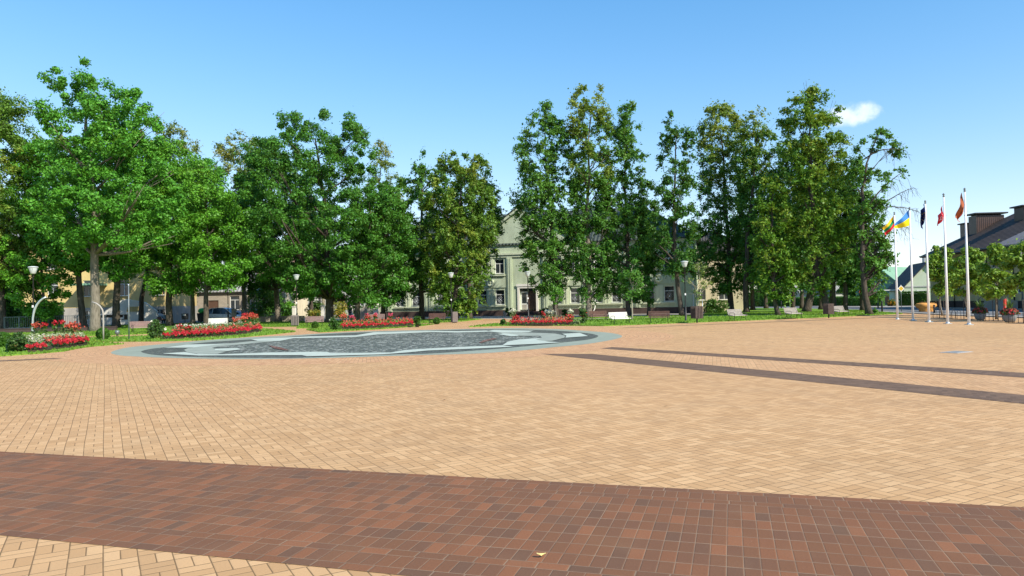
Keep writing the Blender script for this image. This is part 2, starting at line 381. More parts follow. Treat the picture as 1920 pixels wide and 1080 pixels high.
M['tyre'] = plain('tyre_rubber', (.02, .02, .02), .8, .1, 9)
M['rim'] = plain('alloy_rim', (.52, .53, .54), .3, .05, 9, .7)
M['carsilver'] = plain('silver_car_paint', (.46, .50, .56), .25, .03, 2, .45)
M['carblue'] = plain('dark_blue_car_paint', (.03, .06, .14), .2, .05, 2, .3)
M['headlamp'] = plain('headlamp_glass', (.75, .78, .80), .1, .03, 5)
M['blackplastic'] = plain('black_plastic', (.02, .022, .024), .5, .15, 6)
M['greenbag'] = plain('bright_green_lid', (.05, .50, .12), .4, .12, 6)
M['skin'] = plain('skin', (.55, .34, .25), .55, .08, 9)
M['navy'] = plain('navy_cloth', (.025, .03, .07), .85, .15, 12, bmp=.2)
M['jeans'] = plain('dark_trouser_cloth', (.03, .035, .05), .9, .15, 12)
M['bluetop'] = plain('blue_grey_cloth', (.20, .30, .42), .85, .15, 12)
M['hair'] = plain('dark_hair', (.03, .02, .015), .6, .2, 20)
M['shoe'] = plain('black_shoe', (.02, .02, .02), .6, .1, 9)
for k, c in dict(f_yellow=(.80, .50, .02), f_green=(.02, .22, .07), f_red=(.62, .03, .04), f_blue=(.06, .22, .55), f_uyellow=(.85, .68, .02), f_navy=(.02, .03, .12), f_white=(.75, .75, .75), f_orange=(.37, .105, .045), f_dark=(.05, .025, .02), f_lred=(.70, .05, .07), f_gold=(.75, .55, .08)).items():
    M[k] = plain('flag_cloth_' + k[2:], c, .8, .08, 6)

# ------------------------------------------------------------------ mesh helpers
class MB:
    """collects shapes and links them as ONE mesh object"""
    def __init__(s): s.v = []; s.f = []; s.sm = []
    def add(s, vs, fs, smooth=False):
        o = len(s.v); s.v += [tuple(x) for x in vs]; s.f += [tuple(i + o for i in q) for q in fs]; s.sm += [smooth] * len(fs); return s
    def box(s, x0, x1, y0, y1, z0, z1):
        s.add([(x0, y0, z0), (x1, y0, z0), (x1, y1, z0), (x0, y1, z0), (x0, y0, z1), (x1, y0, z1), (x1, y1, z1), (x0, y1, z1)],
              [(0, 3, 2, 1), (4, 5, 6, 7), (0, 1, 5, 4), (1, 2, 6, 5), (2, 3, 7, 6), (3, 0, 4, 7)]); return s
    def bar(s, a, b, wd, ht, up=(0, 0, 1)):
        a, b = Vector(a), Vector(b); d = (b - a).normalized(); sd = d.cross(Vector(up))
        if sd.length < 1e-4: sd = d.cross(Vector((0, 1, 0)))
        sd.normalize(); u = sd.cross(d); sd *= wd / 2; u *= ht / 2
        vs = [p + i * sd + j * u for p in (a, b) for i, j in ((-1, -1), (1, -1), (1, 1), (-1, 1))]
        s.add(vs, [(0, 1, 2, 3), (7, 6, 5, 4), (0, 4, 5, 1), (1, 5, 6, 2), (2, 6, 7, 3), (3, 7, 4, 0)]); return s
    def tube(s, path, rad, n=8, caps=True, smooth=True):
        P = [Vector(p) for p in path]; rad = rad if hasattr(rad, '__len__') else [rad] * len(P)
        vs = []; fs = []; ref = None
        for i, p in enumerate(P):
            d = (P[min(i + 1, len(P) - 1)] - P[max(i - 1, 0)]).normalized()
            if ref is None: ref = d.orthogonal().normalized()
            ref = (ref - d * ref.dot(d))
            if ref.length < 1e-5: ref = d.orthogonal()
            ref.normalize(); q = d.cross(ref)
            for k in range(n):
                a = 2 * math.pi * k / n; vs.append(p + (ref * math.cos(a) + q * math.sin(a)) * rad[i])
        for i in range(len(P) - 1):
            for k in range(n):
                fs.append((i * n + k, i * n + (k + 1) % n, (i + 1) * n + (k + 1) % n, (i + 1) * n + k))
        s.add(vs, fs, smooth)
        if caps:
            o = len(s.v) - len(vs)
            s.f += [tuple(o + k for k in reversed(range(n))), tuple(o + (len(P) - 1) * n + k for k in range(n))]; s.sm += [False, False]
        return s
    def lathe(s, prof, n=16, c=(0, 0, 0), smooth=True):
        return s.tube2(prof, n, c, smooth)
    def tube2(s, prof, n, c, smooth):
        vs = []; fs = []
        for r, z in prof:
            for k in range(n):
                a = 2 * math.pi * k / n; vs.append((c[0] + r * math.cos(a), c[1] + r * math.sin(a), c[2] + z))
        for i in range(len(prof) - 1):
            for k in range(n): fs.append((i * n + k, i * n + (k + 1) % n, (i + 1) * n + (k + 1) % n, (i + 1) * n + k))
        s.add(vs, fs, smooth)
        o = len(s.v) - len(vs)
        s.f += [tuple(o + k for k in reversed(range(n))), tuple(o + (len(prof) - 1) * n + k for k in range(n))]; s.sm += [False, False]
        return s
    def prism(s, pts, z0, z1):
        """polygon (x, y) extruded in z"""
        n = len(pts); vs = [(p[0], p[1], z0) for p in pts] + [(p[0], p[1], z1) for p in pts]
        s.add(vs, [tuple(reversed(range(n))), tuple(range(n, 2 * n))] + [(i, (i + 1) % n, n + (i + 1) % n, n + i) for i in range(n)]); return s
    def prismy(s, pts, y0, y1):
        """polygon (x, z) extruded in y"""
        n = len(pts); vs = [(p[0], y0, p[1]) for p in pts] + [(p[0], y1, p[1]) for p in pts]
        s.add(vs, [tuple(range(n)), tuple(reversed(range(n, 2 * n)))] + [((i + 1) % n, i, n + i, n + (i + 1) % n) for i in range(n)]); return s
    def blob(s, c, r, n=10, m=7, jit=0.0):
        vs = []; fs = []
        for i in range(m + 1):
            t = math.pi * i / m
            for k in range(n):
                a = 2 * math.pi * k / n; q = 1 + random.uniform(-jit, jit)
                vs.append((c[0] + r[0] * math.sin(t) * math.cos(a) * q, c[1] + r[1] * math.sin(t) * math.sin(a) * q, c[2] + r[2] * math.cos(t) * q))
        for i in range(m):
            for k in range(n): fs.append((i * n + k, (i + 1) * n + k, (i + 1) * n + (k + 1) % n, i * n + (k + 1) % n))
        s.add(vs, fs, True); return s
    def build(s, name, mt, parent=None, uv=None):
        me = bpy.data.meshes.new(name); me.from_pydata(s.v, [], s.f); me.materials.append(mt)
        me.polygons.foreach_set('use_smooth', s.sm)
        if uv:
            l = me.uv_layers.new(name='brick'); flat = [c for q in uv for c in q]; l.data.foreach_set('uv', flat)
        me.update(); o = bpy.data.objects.new(name, me); col.objects.link(o); o.parent = parent; return o
def tag(o, label, cat, group=None, kind=None):
    o['label'] = label; o['category'] = cat
    if group: o['group'] = group
    if kind: o['kind'] = kind
    return o
def thing(name, label, cat, loc=(0, 0, 0), rz=0.0, group=None):
    o = bpy.data.objects.new(name, None); col.objects.link(o); o.empty_display_size = .3
    o.location = loc; o.rotation_euler = (0, 0, rz); return tag(o, label, cat, group)
def struct(o): o['kind'] = 'structure'; return o
def sheet(name, pts, z, mt, thick=0.0):
    """flat ground polygon, triangulated; with thickness it gets an edge"""
    bm = bmesh.new(); vs = [bm.verts.new((p[0], p[1], z)) for p in pts]; f = bm.faces.new(vs)
    if f.calc_area() and f.normal.z < 0: f.normal_flip()
    f.normal_update()
    if f.normal.z < 0: f.normal_flip()
    if thick:
        r = bmesh.ops.extrude_face_region(bm, geom=[f]); dn = [g for g in r['geom'] if isinstance(g, bmesh.types.BMVert)]
        bmesh.ops.translate(bm, vec=(0, 0, thick), verts=dn)
        bmesh.ops.recalc_face_normals(bm, faces=bm.faces)
    bmesh.ops.triangulate(bm, faces=bm.faces)
    me = bpy.data.meshes.new(name); bm.to_mesh(me); bm.free(); me.materials.append(mt)
    o = bpy.data.objects.new(name, me); col.objects.link(o); return o
def px(*l): return [gp(*p) for p in l]
def smooth_poly(pts, k=3):
    """Catmull-Rom rounding of a closed outline"""
    out = []; n = len(pts)
    for i in range(n):
        p0, p1, p2, p3 = (Vector(pts[(i + j - 1) % n]) for j in range(4))
        for q in range(k):
            t = q / k; out.append(.5 * ((2 * p1) + (p2 - p0) * t + (2 * p0 - 5 * p1 + 4 * p2 - p3) * t * t + (3 * p1 - p0 - 3 * p2 + p3) * t ** 3))
    return out
def inside(p, poly):
    c = False; n = len(poly); x, y = p[0], p[1]
    for i in range(n):
        a, b = poly[i], poly[i - 1]
        if (a[1] > y) != (b[1] > y) and x < (b[0] - a[0]) * (y - a[1]) / (b[1] - a[1]) + a[0]: c = not c
    return c

def leaf_mesh(name, C, NRM, L, W, mt, parent=None, droop=0.0):
    """C centres (n,3), NRM preferred normals (n,3): one folded diamond leaf per centre"""
    n = len(C); C = np.asarray(C, float)
    d = rng.normal(size=(n, 3)); d[:, 2] -= droop
    nr = NRM / np.linalg.norm(NRM, axis=1, keepdims=True)
    d -= nr * (d * nr).sum(1, keepdims=True); d /= np.linalg.norm(d, axis=1, keepdims=True) + 1e-9
    sd = np.cross(nr, d); k = rng.uniform(.55, 1.5, (n, 1))
    V = np.empty((n, 4, 3)); V[:, 0] = C - d * L * k / 2; V[:, 2] = C + d * L * k / 2
    V[:, 1] = C + sd * W * k / 2 + nr * W * .18; V[:, 3] = C - sd * W * k / 2 + nr * W * .18
    me = bpy.data.meshes.new(name); me.vertices.add(4 * n); me.vertices.foreach_set('co', V.reshape(-1).astype(np.float32))
    me.loops.add(4 * n); me.loops.foreach_set('vertex_index', np.arange(4 * n, dtype=np.int32))
    me.polygons.add(n); me.polygons.foreach_set('loop_start', np.arange(0, 4 * n, 4, dtype=np.int32))
    me.polygons.foreach_set('loop_total', np.full(n, 4, np.int32))
    me.materials.append(mt); me.update(calc_edges=True)
    o = bpy.data.objects.new(name, me); col.objects.link(o); o.parent = parent; return o
def clump_points(cen, rad, n, flat=.75):
    """leaf positions and normals of twig clumps at cen (k,3) with radius rad (k,)"""
    k = len(cen); d = rng.normal(size=(k, n, 3)); d /= np.linalg.norm(d, axis=2, keepdims=True)
    r = rng.uniform(0, 1, (k, n, 1)) ** .45
    off = d * r * rad[:, None, None]; off[:, :, 2] *= flat
    P_ = cen[:, None, :] + off
    N_ = d * .75 + rng.normal(size=d.shape) * .55 + np.array([0, 0, .55])
    return P_.reshape(-1, 3), N_.reshape(-1, 3)

# ------------------------------------------------------------------ the setting: ground, paving, lawns, paths, road
g = MB(); g.add([(-900, -300, -.06), (900, -300, -.06), (900, 1500, -.06), (-900, 1500, -.06)], [(0, 1, 2, 3)])
struct(g.build('ground', M['ground']))
pl = MB(); nx = 8
pl.add([(-70, -12, 0), (75, -12, 0), (75, 88, 0), (-70, 88, 0)], [(0, 1, 2, 3)])
struct(pl.build('plaza', M['plaza']))
# foreground band of red-brown clinker: courses run along the band
_tl, _tr = gp(0, 847), gp(1920, 952); ba = math.atan2(_tr.y - _tl.y, _tr.x - _tl.x); bx = Vector((math.cos(ba), math.sin(ba), 0)); by = Vector((-math.sin(ba), math.cos(ba), 0))
bo = gp(740, 1079); bo = (bo + gp(0, 1003) + bx * (bo - gp(0, 1003)).dot(bx)) / 2
courses = [(.10, 's'), (.20, 'h'), (.10, 's')] + [(.20, 'h')] * 8 + [(.10, 's'), (.20, 'h'), (.10, 's')]
topd = (gp(0, 847) - bo).dot(by); tot = sum(c[0] for c in courses); k = topd / tot
mb = MB(); uv = []; t = 0.0; row = 0
for wd, ty in courses:
    wd *= k; pitch = (.105 if ty == 'h' else .21)
    s0, s1 = -45.0, 45.0; off = random.randrange(40) + (0 if ty == 'h' else random.random())
    mb.add([(s0, t, 0), (s1, t, 0), (s1, t + wd, 0), (s0, t + wd, 0)], [(0, 1, 2, 3)])
    row += 1; uo = (off if ty == 's' else 0)
    uv += [(s0 / pitch + uo, row * 7), (s1 / pitch + uo, row * 7), (s1 / pitch + uo, row * 7 + 1), (s0 / pitch + uo, row * 7 + 1)]
    t += wd
o = mb.build('paving_band', M['band'], None, uv); o.location = (bo.x, bo.y, .004); o.rotation_euler = (0, 0, ba); struct(o)
def strip_band(a, b, c, d, name='paving_band', rows=3, mt='greyband', z=.004):
    """a narrow band given by its four corners; rows of bricks across it"""
    a, b, c, d = (Vector(q) for q in (a, b, c, d)); mb = MB(); uv = []
    for r in range(rows):
        p = [a.lerp(d, r / rows), b.lerp(c, r / rows), b.lerp(c, (r + 1) / rows), a.lerp(d, (r + 1) / rows)]
        mb.add([(q.x, q.y, z) for q in p], [(0, 1, 2, 3)]); ln = (b - a).length / .105; o_ = random.random() * 30
        uv += [(o_, r * 5), (o_ + ln, r * 5), (o_ + ln, r * 5 + 1), (o_, r * 5 + 1)]
    return struct(mb.build(name, M[mt], None, uv))
dirB = (gp(1920, 749) - gp(1090, 669)).normalized()
def ext(p, L): return p + dirB * L
b1a, b1b = gp(1010, 663.5), gp(1110, 663.8)
near1 = gp(1920, 757.5); far1 = gp(1920, 741)
strip_band(b1a, near1 + (near1 - b1a).normalized() * 6, far1 + (far1 - b1b).normalized() * 6, gp(1110, 663.8), rows=4)
b2a = gp(1125, 653.5); n2 = gp(1920, 708.2); f2 = gp(1920, 699.5)
strip_band(b2a, n2 + (n2 - b2a).normalized() * 8, f2 + (f2 - gp(1145, 650.8)).normalized() * 8, gp(1148, 650.8), rows=4)
strip_band(gp(1160, 615.6), gp(1640, 596.4), gp(1640, 595.6), gp(1175, 614.4), rows=2)
strip_band(gp(-60, 680.5), gp(120, 672.6), gp(100, 671.6), gp(-60, 678.5), rows=2)
# strip of peach clinker between the two bands
n1, n2_ = far1 + (far1 - b1b).normalized() * 6, n2 + (n2 - b2a).normalized() * 8
sheet('plaza', [gp(1112, 663.6), n1, n2_, gp(1127, 654)], .002, M['plaza_pink'])['kind'] = 'structure'

# the round mosaic, traced on the ground
ring_px = [(208, 662), (218, 656.5), (245, 651), (290, 646.7), (342, 642), (400, 637), (467, 632.7), (543, 629), (617, 624.5), (700, 621), (800, 618.6), (902, 616.2), (973, 615.4), (1044, 617), (1105, 621), (1145, 624.4), (1166, 629.6), (1156, 635.5), (1105, 644.6), (1044, 650.7), (983, 656.8), (902, 662.8), (800, 665.8), (750, 667.2), (633, 671), (533, 673), (450, 673.7), (383, 672.8), (317, 671.4), (258, 668.8), (225, 666.6)]
ringw = smooth_poly(px(*ring_px), 4)
cen = sum(ringw, Vector()) / len(ringw)
# concentric courses of peach clinker around it
mb = MB(); uv = []; N = len(ringw); per = sum((ringw[i] - ringw[i - 1]).length for i in range(N))
for r in range(12):
    acc = 0.0
    for i in range(N):
        a, b = ringw[i], ringw[(i + 1) % N]; l = (b - a).length; q = []
        for p, e in ((a, r), (b, r), (b, r + 1), (a, r + 1)):
            d = (p - cen).normalized(); q.append(p + d * (e * .205 - .05))
        mb.add([(v.x, v.y, .003) for v in q], [(0, 1, 2, 3)])
        u0, u1 = acc / .105, (acc + l) / .105; acc += l
        uv += [(u0, r), (u1, r), (u1, r + 1), (u0, r + 1)]
struct(mb.build('paving_ring', M['ring'], None, uv))
struct(sheet('mosaic_ring', ringw, .006, M['slabring']))
dark_px = [(265, 659), (280, 655), (307, 651.5), (350, 646), (400, 641), (470, 636.6), (543, 631.6), (617, 626.3), (700, 622.6), (807, 619.8), (902, 617.7), (983, 618.3), (1044, 620.2), (1095, 624.3), (1117, 628), (1121, 631.5), (1105, 636.5), (1064, 641.6), (1024, 645.7), (963, 651.7), (881, 658.3), (800, 663.5), (733, 665), (650, 668), (567, 671), (517, 671.6), (400, 670.6), (333, 668.6), (292, 665.8), (272, 662.7)]
struct(sheet('mosaic_setts', smooth_poly(px(*dark_px), 3), .010, M['cobdark']))
mid_px = [(405, 651), (483, 644), (524, 640.5), (550, 636), (667, 633), (708, 628), (808, 624), (860, 624), (932, 624), (942, 626), (958, 631.5), (975, 631), (1012, 631), (1016, 634), (973, 638), (952, 642), (885, 650), (800, 654), (760, 657), (733, 662), (620, 663), (613, 660.5), (500, 662), (425, 662), (452, 656.5), (445, 653)]
struct(sheet('mosaic_setts', px(*mid_px), .014, M['cobmid']))
zc = .018
def slab(pts, mt, z=None, sm=0):
    global zc
    p = px(*pts); p = smooth_poly(p, sm) if sm else p
    zc += .0015; struct(sheet('mosaic_slab', p, zc, M[mt]))
slab([(306.7, 652.5), (350, 646.7), (405, 645.6), (440, 644), (366.7, 651.9), (350, 652.6)], 'slabwhite')
slab([(345, 657), (352, 653.6), (372, 651), (408, 646.9), (470, 640.6), (483, 640.4), (524, 639.6), (483, 643.6), (408, 650.8), (398, 653), (403, 655), (404, 658.6), (425, 660), (408, 664.4), (372, 664.2), (350, 661)], 'slabgrey')
slab([(470, 636.7), (520, 634), (583, 631.3), (667, 629.4), (700, 623.6), (800, 620.8), (808, 623.4), (708, 627.7), (667, 632.6), (550, 635), (524, 640), (483, 640)], 'slabwhite')
slab([(808, 623.4), (800, 620.9), (860, 621.5), (912, 620.4), (925, 622.4), (860, 624.2)], 'slabwhite')
slab([(402, 655), (445, 653.3), (452, 656.3), (425, 659.2), (404, 658.4)], 'slabwhite')
slab([(306.7, 663.7), (346.7, 661.3), (368, 664.6), (416.7, 665.4), (500, 662.2), (613, 660.8), (620, 663.3), (733, 662.3), (760, 657.5), (800, 654.8), (885, 650.7), (942, 648.7), (962, 651.3), (902, 654.2), (800, 658.6), (767, 661.9), (717, 665.8), (575, 669.4), (566, 667.2), (500, 667.3), (416.7, 667.7), (373, 668), (306.7, 664.3)], 'slabwhite')
slab([(926, 619.4), (1001, 620.9), (991, 623.6), (940, 624.8), (912, 622)], 'slabwhite')
slab([(940, 625.3), (979, 624), (1040, 626.3), (1060, 630.4), (1058, 634.5), (1034, 640.4), (1005, 641), (1003, 637), (1016, 634), (1012, 631), (975, 630.6), (958, 631.2), (946, 628)], 'slabgrey')
slab([(932, 627.4), (946, 625.7), (973, 629), (970, 631), (958, 631.6)], 'slabwhite')
slab([(952, 642), (973, 637.6), (1015, 635), (1005, 638.5), (1028, 641.6), (1052, 643.6), (1000, 646.4), (942, 648.9)], 'slabwhite')
slab([(1054, 627), (1087, 625.3), (1103, 631.4), (1060, 634.5), (1062, 630.6)], 'slabwhite')
slab([(503, 649), (516, 650.6), (530, 654), (543, 658), (535, 658.4), (515, 655)], 'cobred')
slab([(898, 643.6), (908, 638.8), (926, 635), (932, 636.4), (914, 640.6), (902, 644.6)], 'cobred')

# lawns, a hand's breadth of sod above the paving
LAWNS = [
 px((-420, 700), (-120, 684), (0, 668.5), (60, 664.5), (120, 659.5), (141, 655), (170, 650.4), (232, 645.6), (160, 642.5), (90, 641.5), (0, 641), (-420, 648)),
 px((60, 636), (110, 638.6), (200, 641), (300, 640.4), (370, 638.8), (440, 634), (505, 628), (553, 622.6), (520, 619), (490, 617.5), (400, 624), (280, 630.5), (150, 634.6)),
 px((-420, 640), (0, 636.5), (60, 634.5), (150, 631.2), (280, 626.4), (400, 619.5), (494, 613.2), (556, 612.6), (560, 602.5), (430, 603.5), (345, 606), (215, 611), (120, 614.5), (0, 620), (-420, 628)),
 px((575, 618.8), (601, 623.4), (640, 621.3), (690, 618.8), (740, 615.4), (792, 611.4), (812, 608.6), (760, 608.6), (640, 613), (590, 617.4)),
 px((556, 616.3), (600, 614.6), (660, 610.2), (760, 606.2), (812, 605.6), (870, 602.6), (905, 598.6), (860, 598.2), (770, 599.6), (640, 602.3), (561, 602.4)),
 px((880, 613.2), (940, 611.4), (1080, 611), (1132, 611.6), (1215, 608.4), (1300, 605), (1390, 601.6), (1500, 597.2), (1600, 592.8), (1692, 588.6), (1650, 586), (1500, 590.6), (1400, 592.4), (1180, 597), (1100, 599.8), (1010, 601.8), (948, 605.8)),
 px((1060, 598.3), (1180, 595.3), (1400, 590.6), (1500, 589), (1650, 584.6), (1640, 582), (1500, 578.6), (1395, 577.6), (1330, 580), (1320, 590.5), (1200, 594.4), (1060, 597.2)),
]
for p in LAWNS:
    struct(sheet('lawn', p, -.02, M['lawn'], .06))
# thin concrete edging in front of the beds
# far paving: worn path along the back of the right lawn, yard and road on the left, road on the right
struct(sheet('path', px((1000, 603.6), (1010, 601.9), (1100, 599.9), (1180, 597.1), (1400, 592.5), (1500, 590.7), (1650, 586.1), (1660, 584.8), (1500, 589.1), (1400, 590.7), (1180, 595.4), (1060, 598.4)), .006, M['pavement']))
struct(sheet('street', px((-500, 634), (0, 620.5), (120, 615), (215, 611.4), (345, 606.4), (430, 604), (560, 602.8), (640, 602.4), (600, 596), (500, 596), (300, 598), (-500, 606)), .007, M['asphalt']))
struct(sheet('pavement', px((560, 602.7), (640, 602.4), (770, 599.7), (900, 597.8), (960, 598.6), (1000, 599.6), (1100, 597.4), (1200, 594.5), (1320, 590.6), (1320, 584), (700, 592), (600, 596)), .009, M['pavement']))
road = [(1300, 574.5), (1395, 574), (1640, 577), (1760, 578.6), (1960, 581.6), (2300, 590), (2300, 606), (1960, 596), (1780, 590), (1640, 584), (1500, 579.6), (1395, 577.4), (1300, 577)]
struct(sheet('road', px(*road), .010, M['asphalt']))
struct(sheet('pavement', px((1300, 572.6), (1395, 572), (1640, 573.8), (1760, 575.2), (1960, 577.4), (2300, 584), (2300, 590), (1960, 581.6), (1760, 578.6), (1640, 577), (1395, 574), (1300, 574.5)), -.05, M['pavement'], .14))
struct(sheet('pavement', px((1640, 584), (1780, 590), (1960, 596), (2300, 606), (2300, 609), (1960, 598), (1800, 592.4), (1700, 587.8), (1655, 586)), -.05, M['pavement'], .13))
struct(sheet('road_marking', px((1745, 582.0), (1960, 586.4), (1960, 587.6), (1745, 582.8)), .015, M['kerb']))

# grass blades that break the lawn edges and its smoothness
pts = []
for p in LAWNS:
    xs = [q[0] for q in p]; ys = [q[1] for q in p]
    area = abs(sum(p[i - 1][0] * p[i][1] - p[i][0] * p[i - 1][1] for i in range(len(p)))) / 2
    for _ in range(int(min(area, 900) * 34)):
        q = (random.uniform(max(min(xs), -45), max(xs)), random.uniform(min(ys), min(max(ys), 80)))
        if inside(q, p): pts.append((q[0], q[1], .06))
    for i in range(len(p)):
        a, b = Vector(p[i - 1]), Vector(p[i])
        if a.y > 75 or b.y > 75 or abs(a.x) > 50: continue
        for _ in range(int((b - a).length * 14)):
            q = a.lerp(b, random.random()); pts.append((q.x + random.gauss(0, .04), q.y + random.gauss(0, .04), .05))
pts = np.array(pts); nb = rng.normal(size=pts.shape); nb[:, 2] *= .25
o = leaf_mesh('grass_blades', pts, nb, .13, .07, M['blade'], None, droop=-2.5)
tag(o, 'short mown grass growing on the lawns round the plaza', 'grass', kind='stuff')

# ------------------------------------------------------------------ buildings
def wall_face(mb, u0, u1, z0, z1, holes, y=0.0, deep=.25):
    """a wall face with real openings (u0,u1,z0,z1 each) and reveals going back"""
    us = sorted({u0, u1, *[h[0] for h in holes], *[h[1] for h in holes]}); zs = sorted({z0, z1, *[h[2] for h in holes], *[h[3] for h in holes]})
    for a, b in zip(us, us[1:]):
        for c, d in zip(zs, zs[1:]):
            mu, mz = (a + b) / 2, (c + d) / 2
            if any(h[0] < mu < h[1] and h[2] < mz < h[3] for h in holes): continue
            mb.add([(a, y, c), (b, y, c), (b, y, d), (a, y, d)], [(0, 1, 2, 3)])
    for a, b, c, d in [h[:4] for h in holes]:
        Y = y + deep
        mb.add([(a, y, c), (a, Y, c), (a, Y, d), (a, y, d)], [(0, 1, 2, 3)])
        mb.add([(b, y, c), (b, y, d), (b, Y, d), (b, Y, c)], [(0, 1, 2, 3)])
        mb.add([(a, y, d), (a, Y, d), (b, Y, d), (b, y, d)], [(0, 1, 2, 3)])
        mb.add([(a, y, c), (b, y, c), (b, Y, c), (a, Y, c)], [(0, 1, 2, 3)])
    return mb
def window(root, a, b, c, d, y, mull=1, transom=None, fm='whiteframe', sill=True, fw=.07):
    """window in the opening a..b, c..d: frame, pane behind it, sill"""
    f = MB()
    f.box(a, a + fw, y, y + .07, c, d); f.box(b - fw, b, y, y + .07, c, d)
    f.box(a + fw, b - fw, y, y + .07, c, c + fw); f.box(a + fw, b - fw, y, y + .07, d - fw, d)
    if transom: f.box(a + fw, b - fw, y + .004, y + .066, transom - fw / 2, transom + fw / 2)
    for i in range(1, mull + 1):
        x = a + (b - a) * i / (mull + 1)
        f.box(x - fw / 2, x + fw / 2, y + .006, y + .064, c + fw, (transom - fw / 2) if transom and mull == 1 else d - fw)
    w_ = f.build('window', M[fm], root)
    p = MB(); p.box(a + fw * .5, b - fw * .5, y + .045, y + .055, c + fw * .5, d - fw * .5); p.build('pane', M['glass'], w_)
    if sill:
        s = MB(); s.box(a - .06, b + .06, y - .34, y - .004, c - .05, c - .004); s.build('sill', M[fm], w_)
    return w_
def shell(mb, u0, u1, y0, y1, z0, z1):
    """side and back walls of a block whose front is built apart"""
    mb.add([(u1, y0, z0), (u1, y1, z0), (u1, y1, z1), (u1, y0, z1)], [(0, 1, 2, 3)])
    mb.add([(u0, y1, z0), (u0, y0, z0), (u0, y0, z1), (u0, y1, z1)], [(0, 1, 2, 3)])
    mb.add([(u1, y1, z0), (u0, y1, z0), (u0, y1, z1), (u1, y1, z1)], [(0, 1, 2, 3)])
def hip_roof(u0, u1, y0, y1, z, h, hipl=True, hipr=True, th=.12, over=.5):
    u0 -= over; u1 += over; y0 -= over; y1 += over; half = (y1 - y0) / 2; ym = (y0 + y1) / 2
    a = u0 + (half if hipl else 0); b = u1 - (half if hipr else 0)
    mb = MB(); v = [(u0, y0, z), (u1, y0, z), (u1, y1, z), (u0, y1, z), (a, ym, z + h), (b, ym, z + h)]
    vs = v + [(p[0], p[1], z - th) for p in v[:4]]
    mb.add(vs, [(0, 1, 5, 4), (1, 2, 5), (2, 3, 4, 5), (3, 0, 4), (9, 8, 7, 6), (6, 7, 1, 0), (7, 8, 2, 1), (8, 9, 3, 2), (9, 6, 0, 3)]); return mb

# the pale green hall with the tall gable
HZ = R(-16)
ho = at(985, 560, 91); ho.z = 0
hall = thing('town_hall', 'long pale green two storey hall with a tall gable over its white framed door', 'building', ho, HZ)
L0, L1_, EZ, PZ, DEP = -22.2, 20.9, 8.75, .75, 13.5
PAIRS = [-16.35, -10.45, -4.55, 5.17, 10.25, 16.6]
RIS = (-7.7, 8.4)                               # the middle bay stands forward
hw = .60
def opens(lo, hi):
    out = []
    for p in PAIRS:
        if lo <= p <= hi:
            for s in (-1.19, 1.19):
                out += [(p + s - hw, p + s + hw, 1.46, 3.32), (p + s - hw, p + s + hw, 5.42, 7.25)]
    return out
wl = MB()
wall_face(wl, L0, RIS[0], PZ, EZ, opens(-20, -8), .45, .34)
wall_face(wl, RIS[1], L1_, PZ, EZ, opens(9, 20), .45, .34)
DOOR = (-.40, 1.10, .55, 3.05)
wall_face(wl, RIS[0], RIS[1], PZ, EZ, opens(-6, 6) + [(-.72, 1.42, PZ, 3.45)], 0, .42)
for u in RIS: wl.add([(u, 0, PZ), (u, .45, PZ), (u, .45, EZ), (u, 0, EZ)], [(0, 1, 2, 3) if u < 0 else (3, 2, 1, 0)])
shell(wl, L0, L1_, .45, DEP, PZ, EZ)
wl.build('wall', M['stucco'], hall)
gb = MB(); gm = (RIS[0] + RIS[1]) / 2; gs = .70; gh = (RIS[1] - RIS[0]) / 2 * gs
gb.prismy([(RIS[0], EZ + .002), (RIS[1], EZ + .002), (gm, EZ + gh)], .012, .4); gb.build('gable', M['stucco'], hall)
gr = MB()
for sgn in (-1, 1):
    e = RIS[0] if sgn < 0 else RIS[1]
    gr.add([(e + sgn * .5, -.45, EZ + .02 - .35), (gm, -.45, EZ + gh + .04), (gm, DEP / 2 + .2, EZ + gh + .04), (e + sgn * .5, DEP / 2 + .2, EZ - .33),
            (e + sgn * .5, -.45, EZ + .20 - .35), (gm, -.45, EZ + gh + .24), (gm, DEP / 2 + .2, EZ + gh + .24), (e + sgn * .5, DEP / 2 + .2, EZ - .15)],
           [(0, 1, 5, 4), (4, 5, 6, 7), (3, 2, 1, 0), (2, 3, 7, 6), (0, 4, 7, 3)])
gr.build('gable_roof', M['roofgreygreen'], hall)
rk = MB()
for sgn in (-1, 1):
    e = RIS[0] if sgn < 0 else RIS[1]
    rk.bar((e + sgn * .3, -.22, EZ - .22), (gm, -.22, EZ + gh - .12), .36, .26, (0, 1, 0))
rk.build('raking_cornice', M['stuccolite'], hall)
hip_roof(L0, L1_, .45, DEP, EZ + .36, 4.75, over=.65).build('roof', M['roofgreygreen'], hall)
cn = MB()
for a, b, y in ((L0 - .3, RIS[0] - .002, .45), (RIS[1] + .002, L1_ + .3, .45)):
    cn = MB(); cn.box(a, b, y - .32, y - .003, EZ - .05, EZ + .20); cn.box(a + .1, b - .1, y - .18, y - .003, EZ - .45, EZ - .05); cn.build('cornice', M['stuccolite'], hall)
cn = MB(); cn.box(RIS[0] - .1, RIS[1] + .1, -.26, -.003, 7.75, 8.0); cn.box(RIS[0], RIS[1], -.14, -.003, 7.45, 7.75)
cn.build('cornice', M['stuccolite'], hall)
for bx6 in ((L0 - .08, RIS[0] - .08, .37, .47), (RIS[1] + .08, L1_ + .08, .37, .47), (RIS[0] - .08, -2.2, -.08, .47), (2.9, RIS[1] + .08, -.08, .47), (L1_ + .002, L1_ + .08, .473, DEP)):
    pn = MB(); pn.box(*bx6, 0, PZ + .002); pn.build('plinth', M['plinth'], hall)
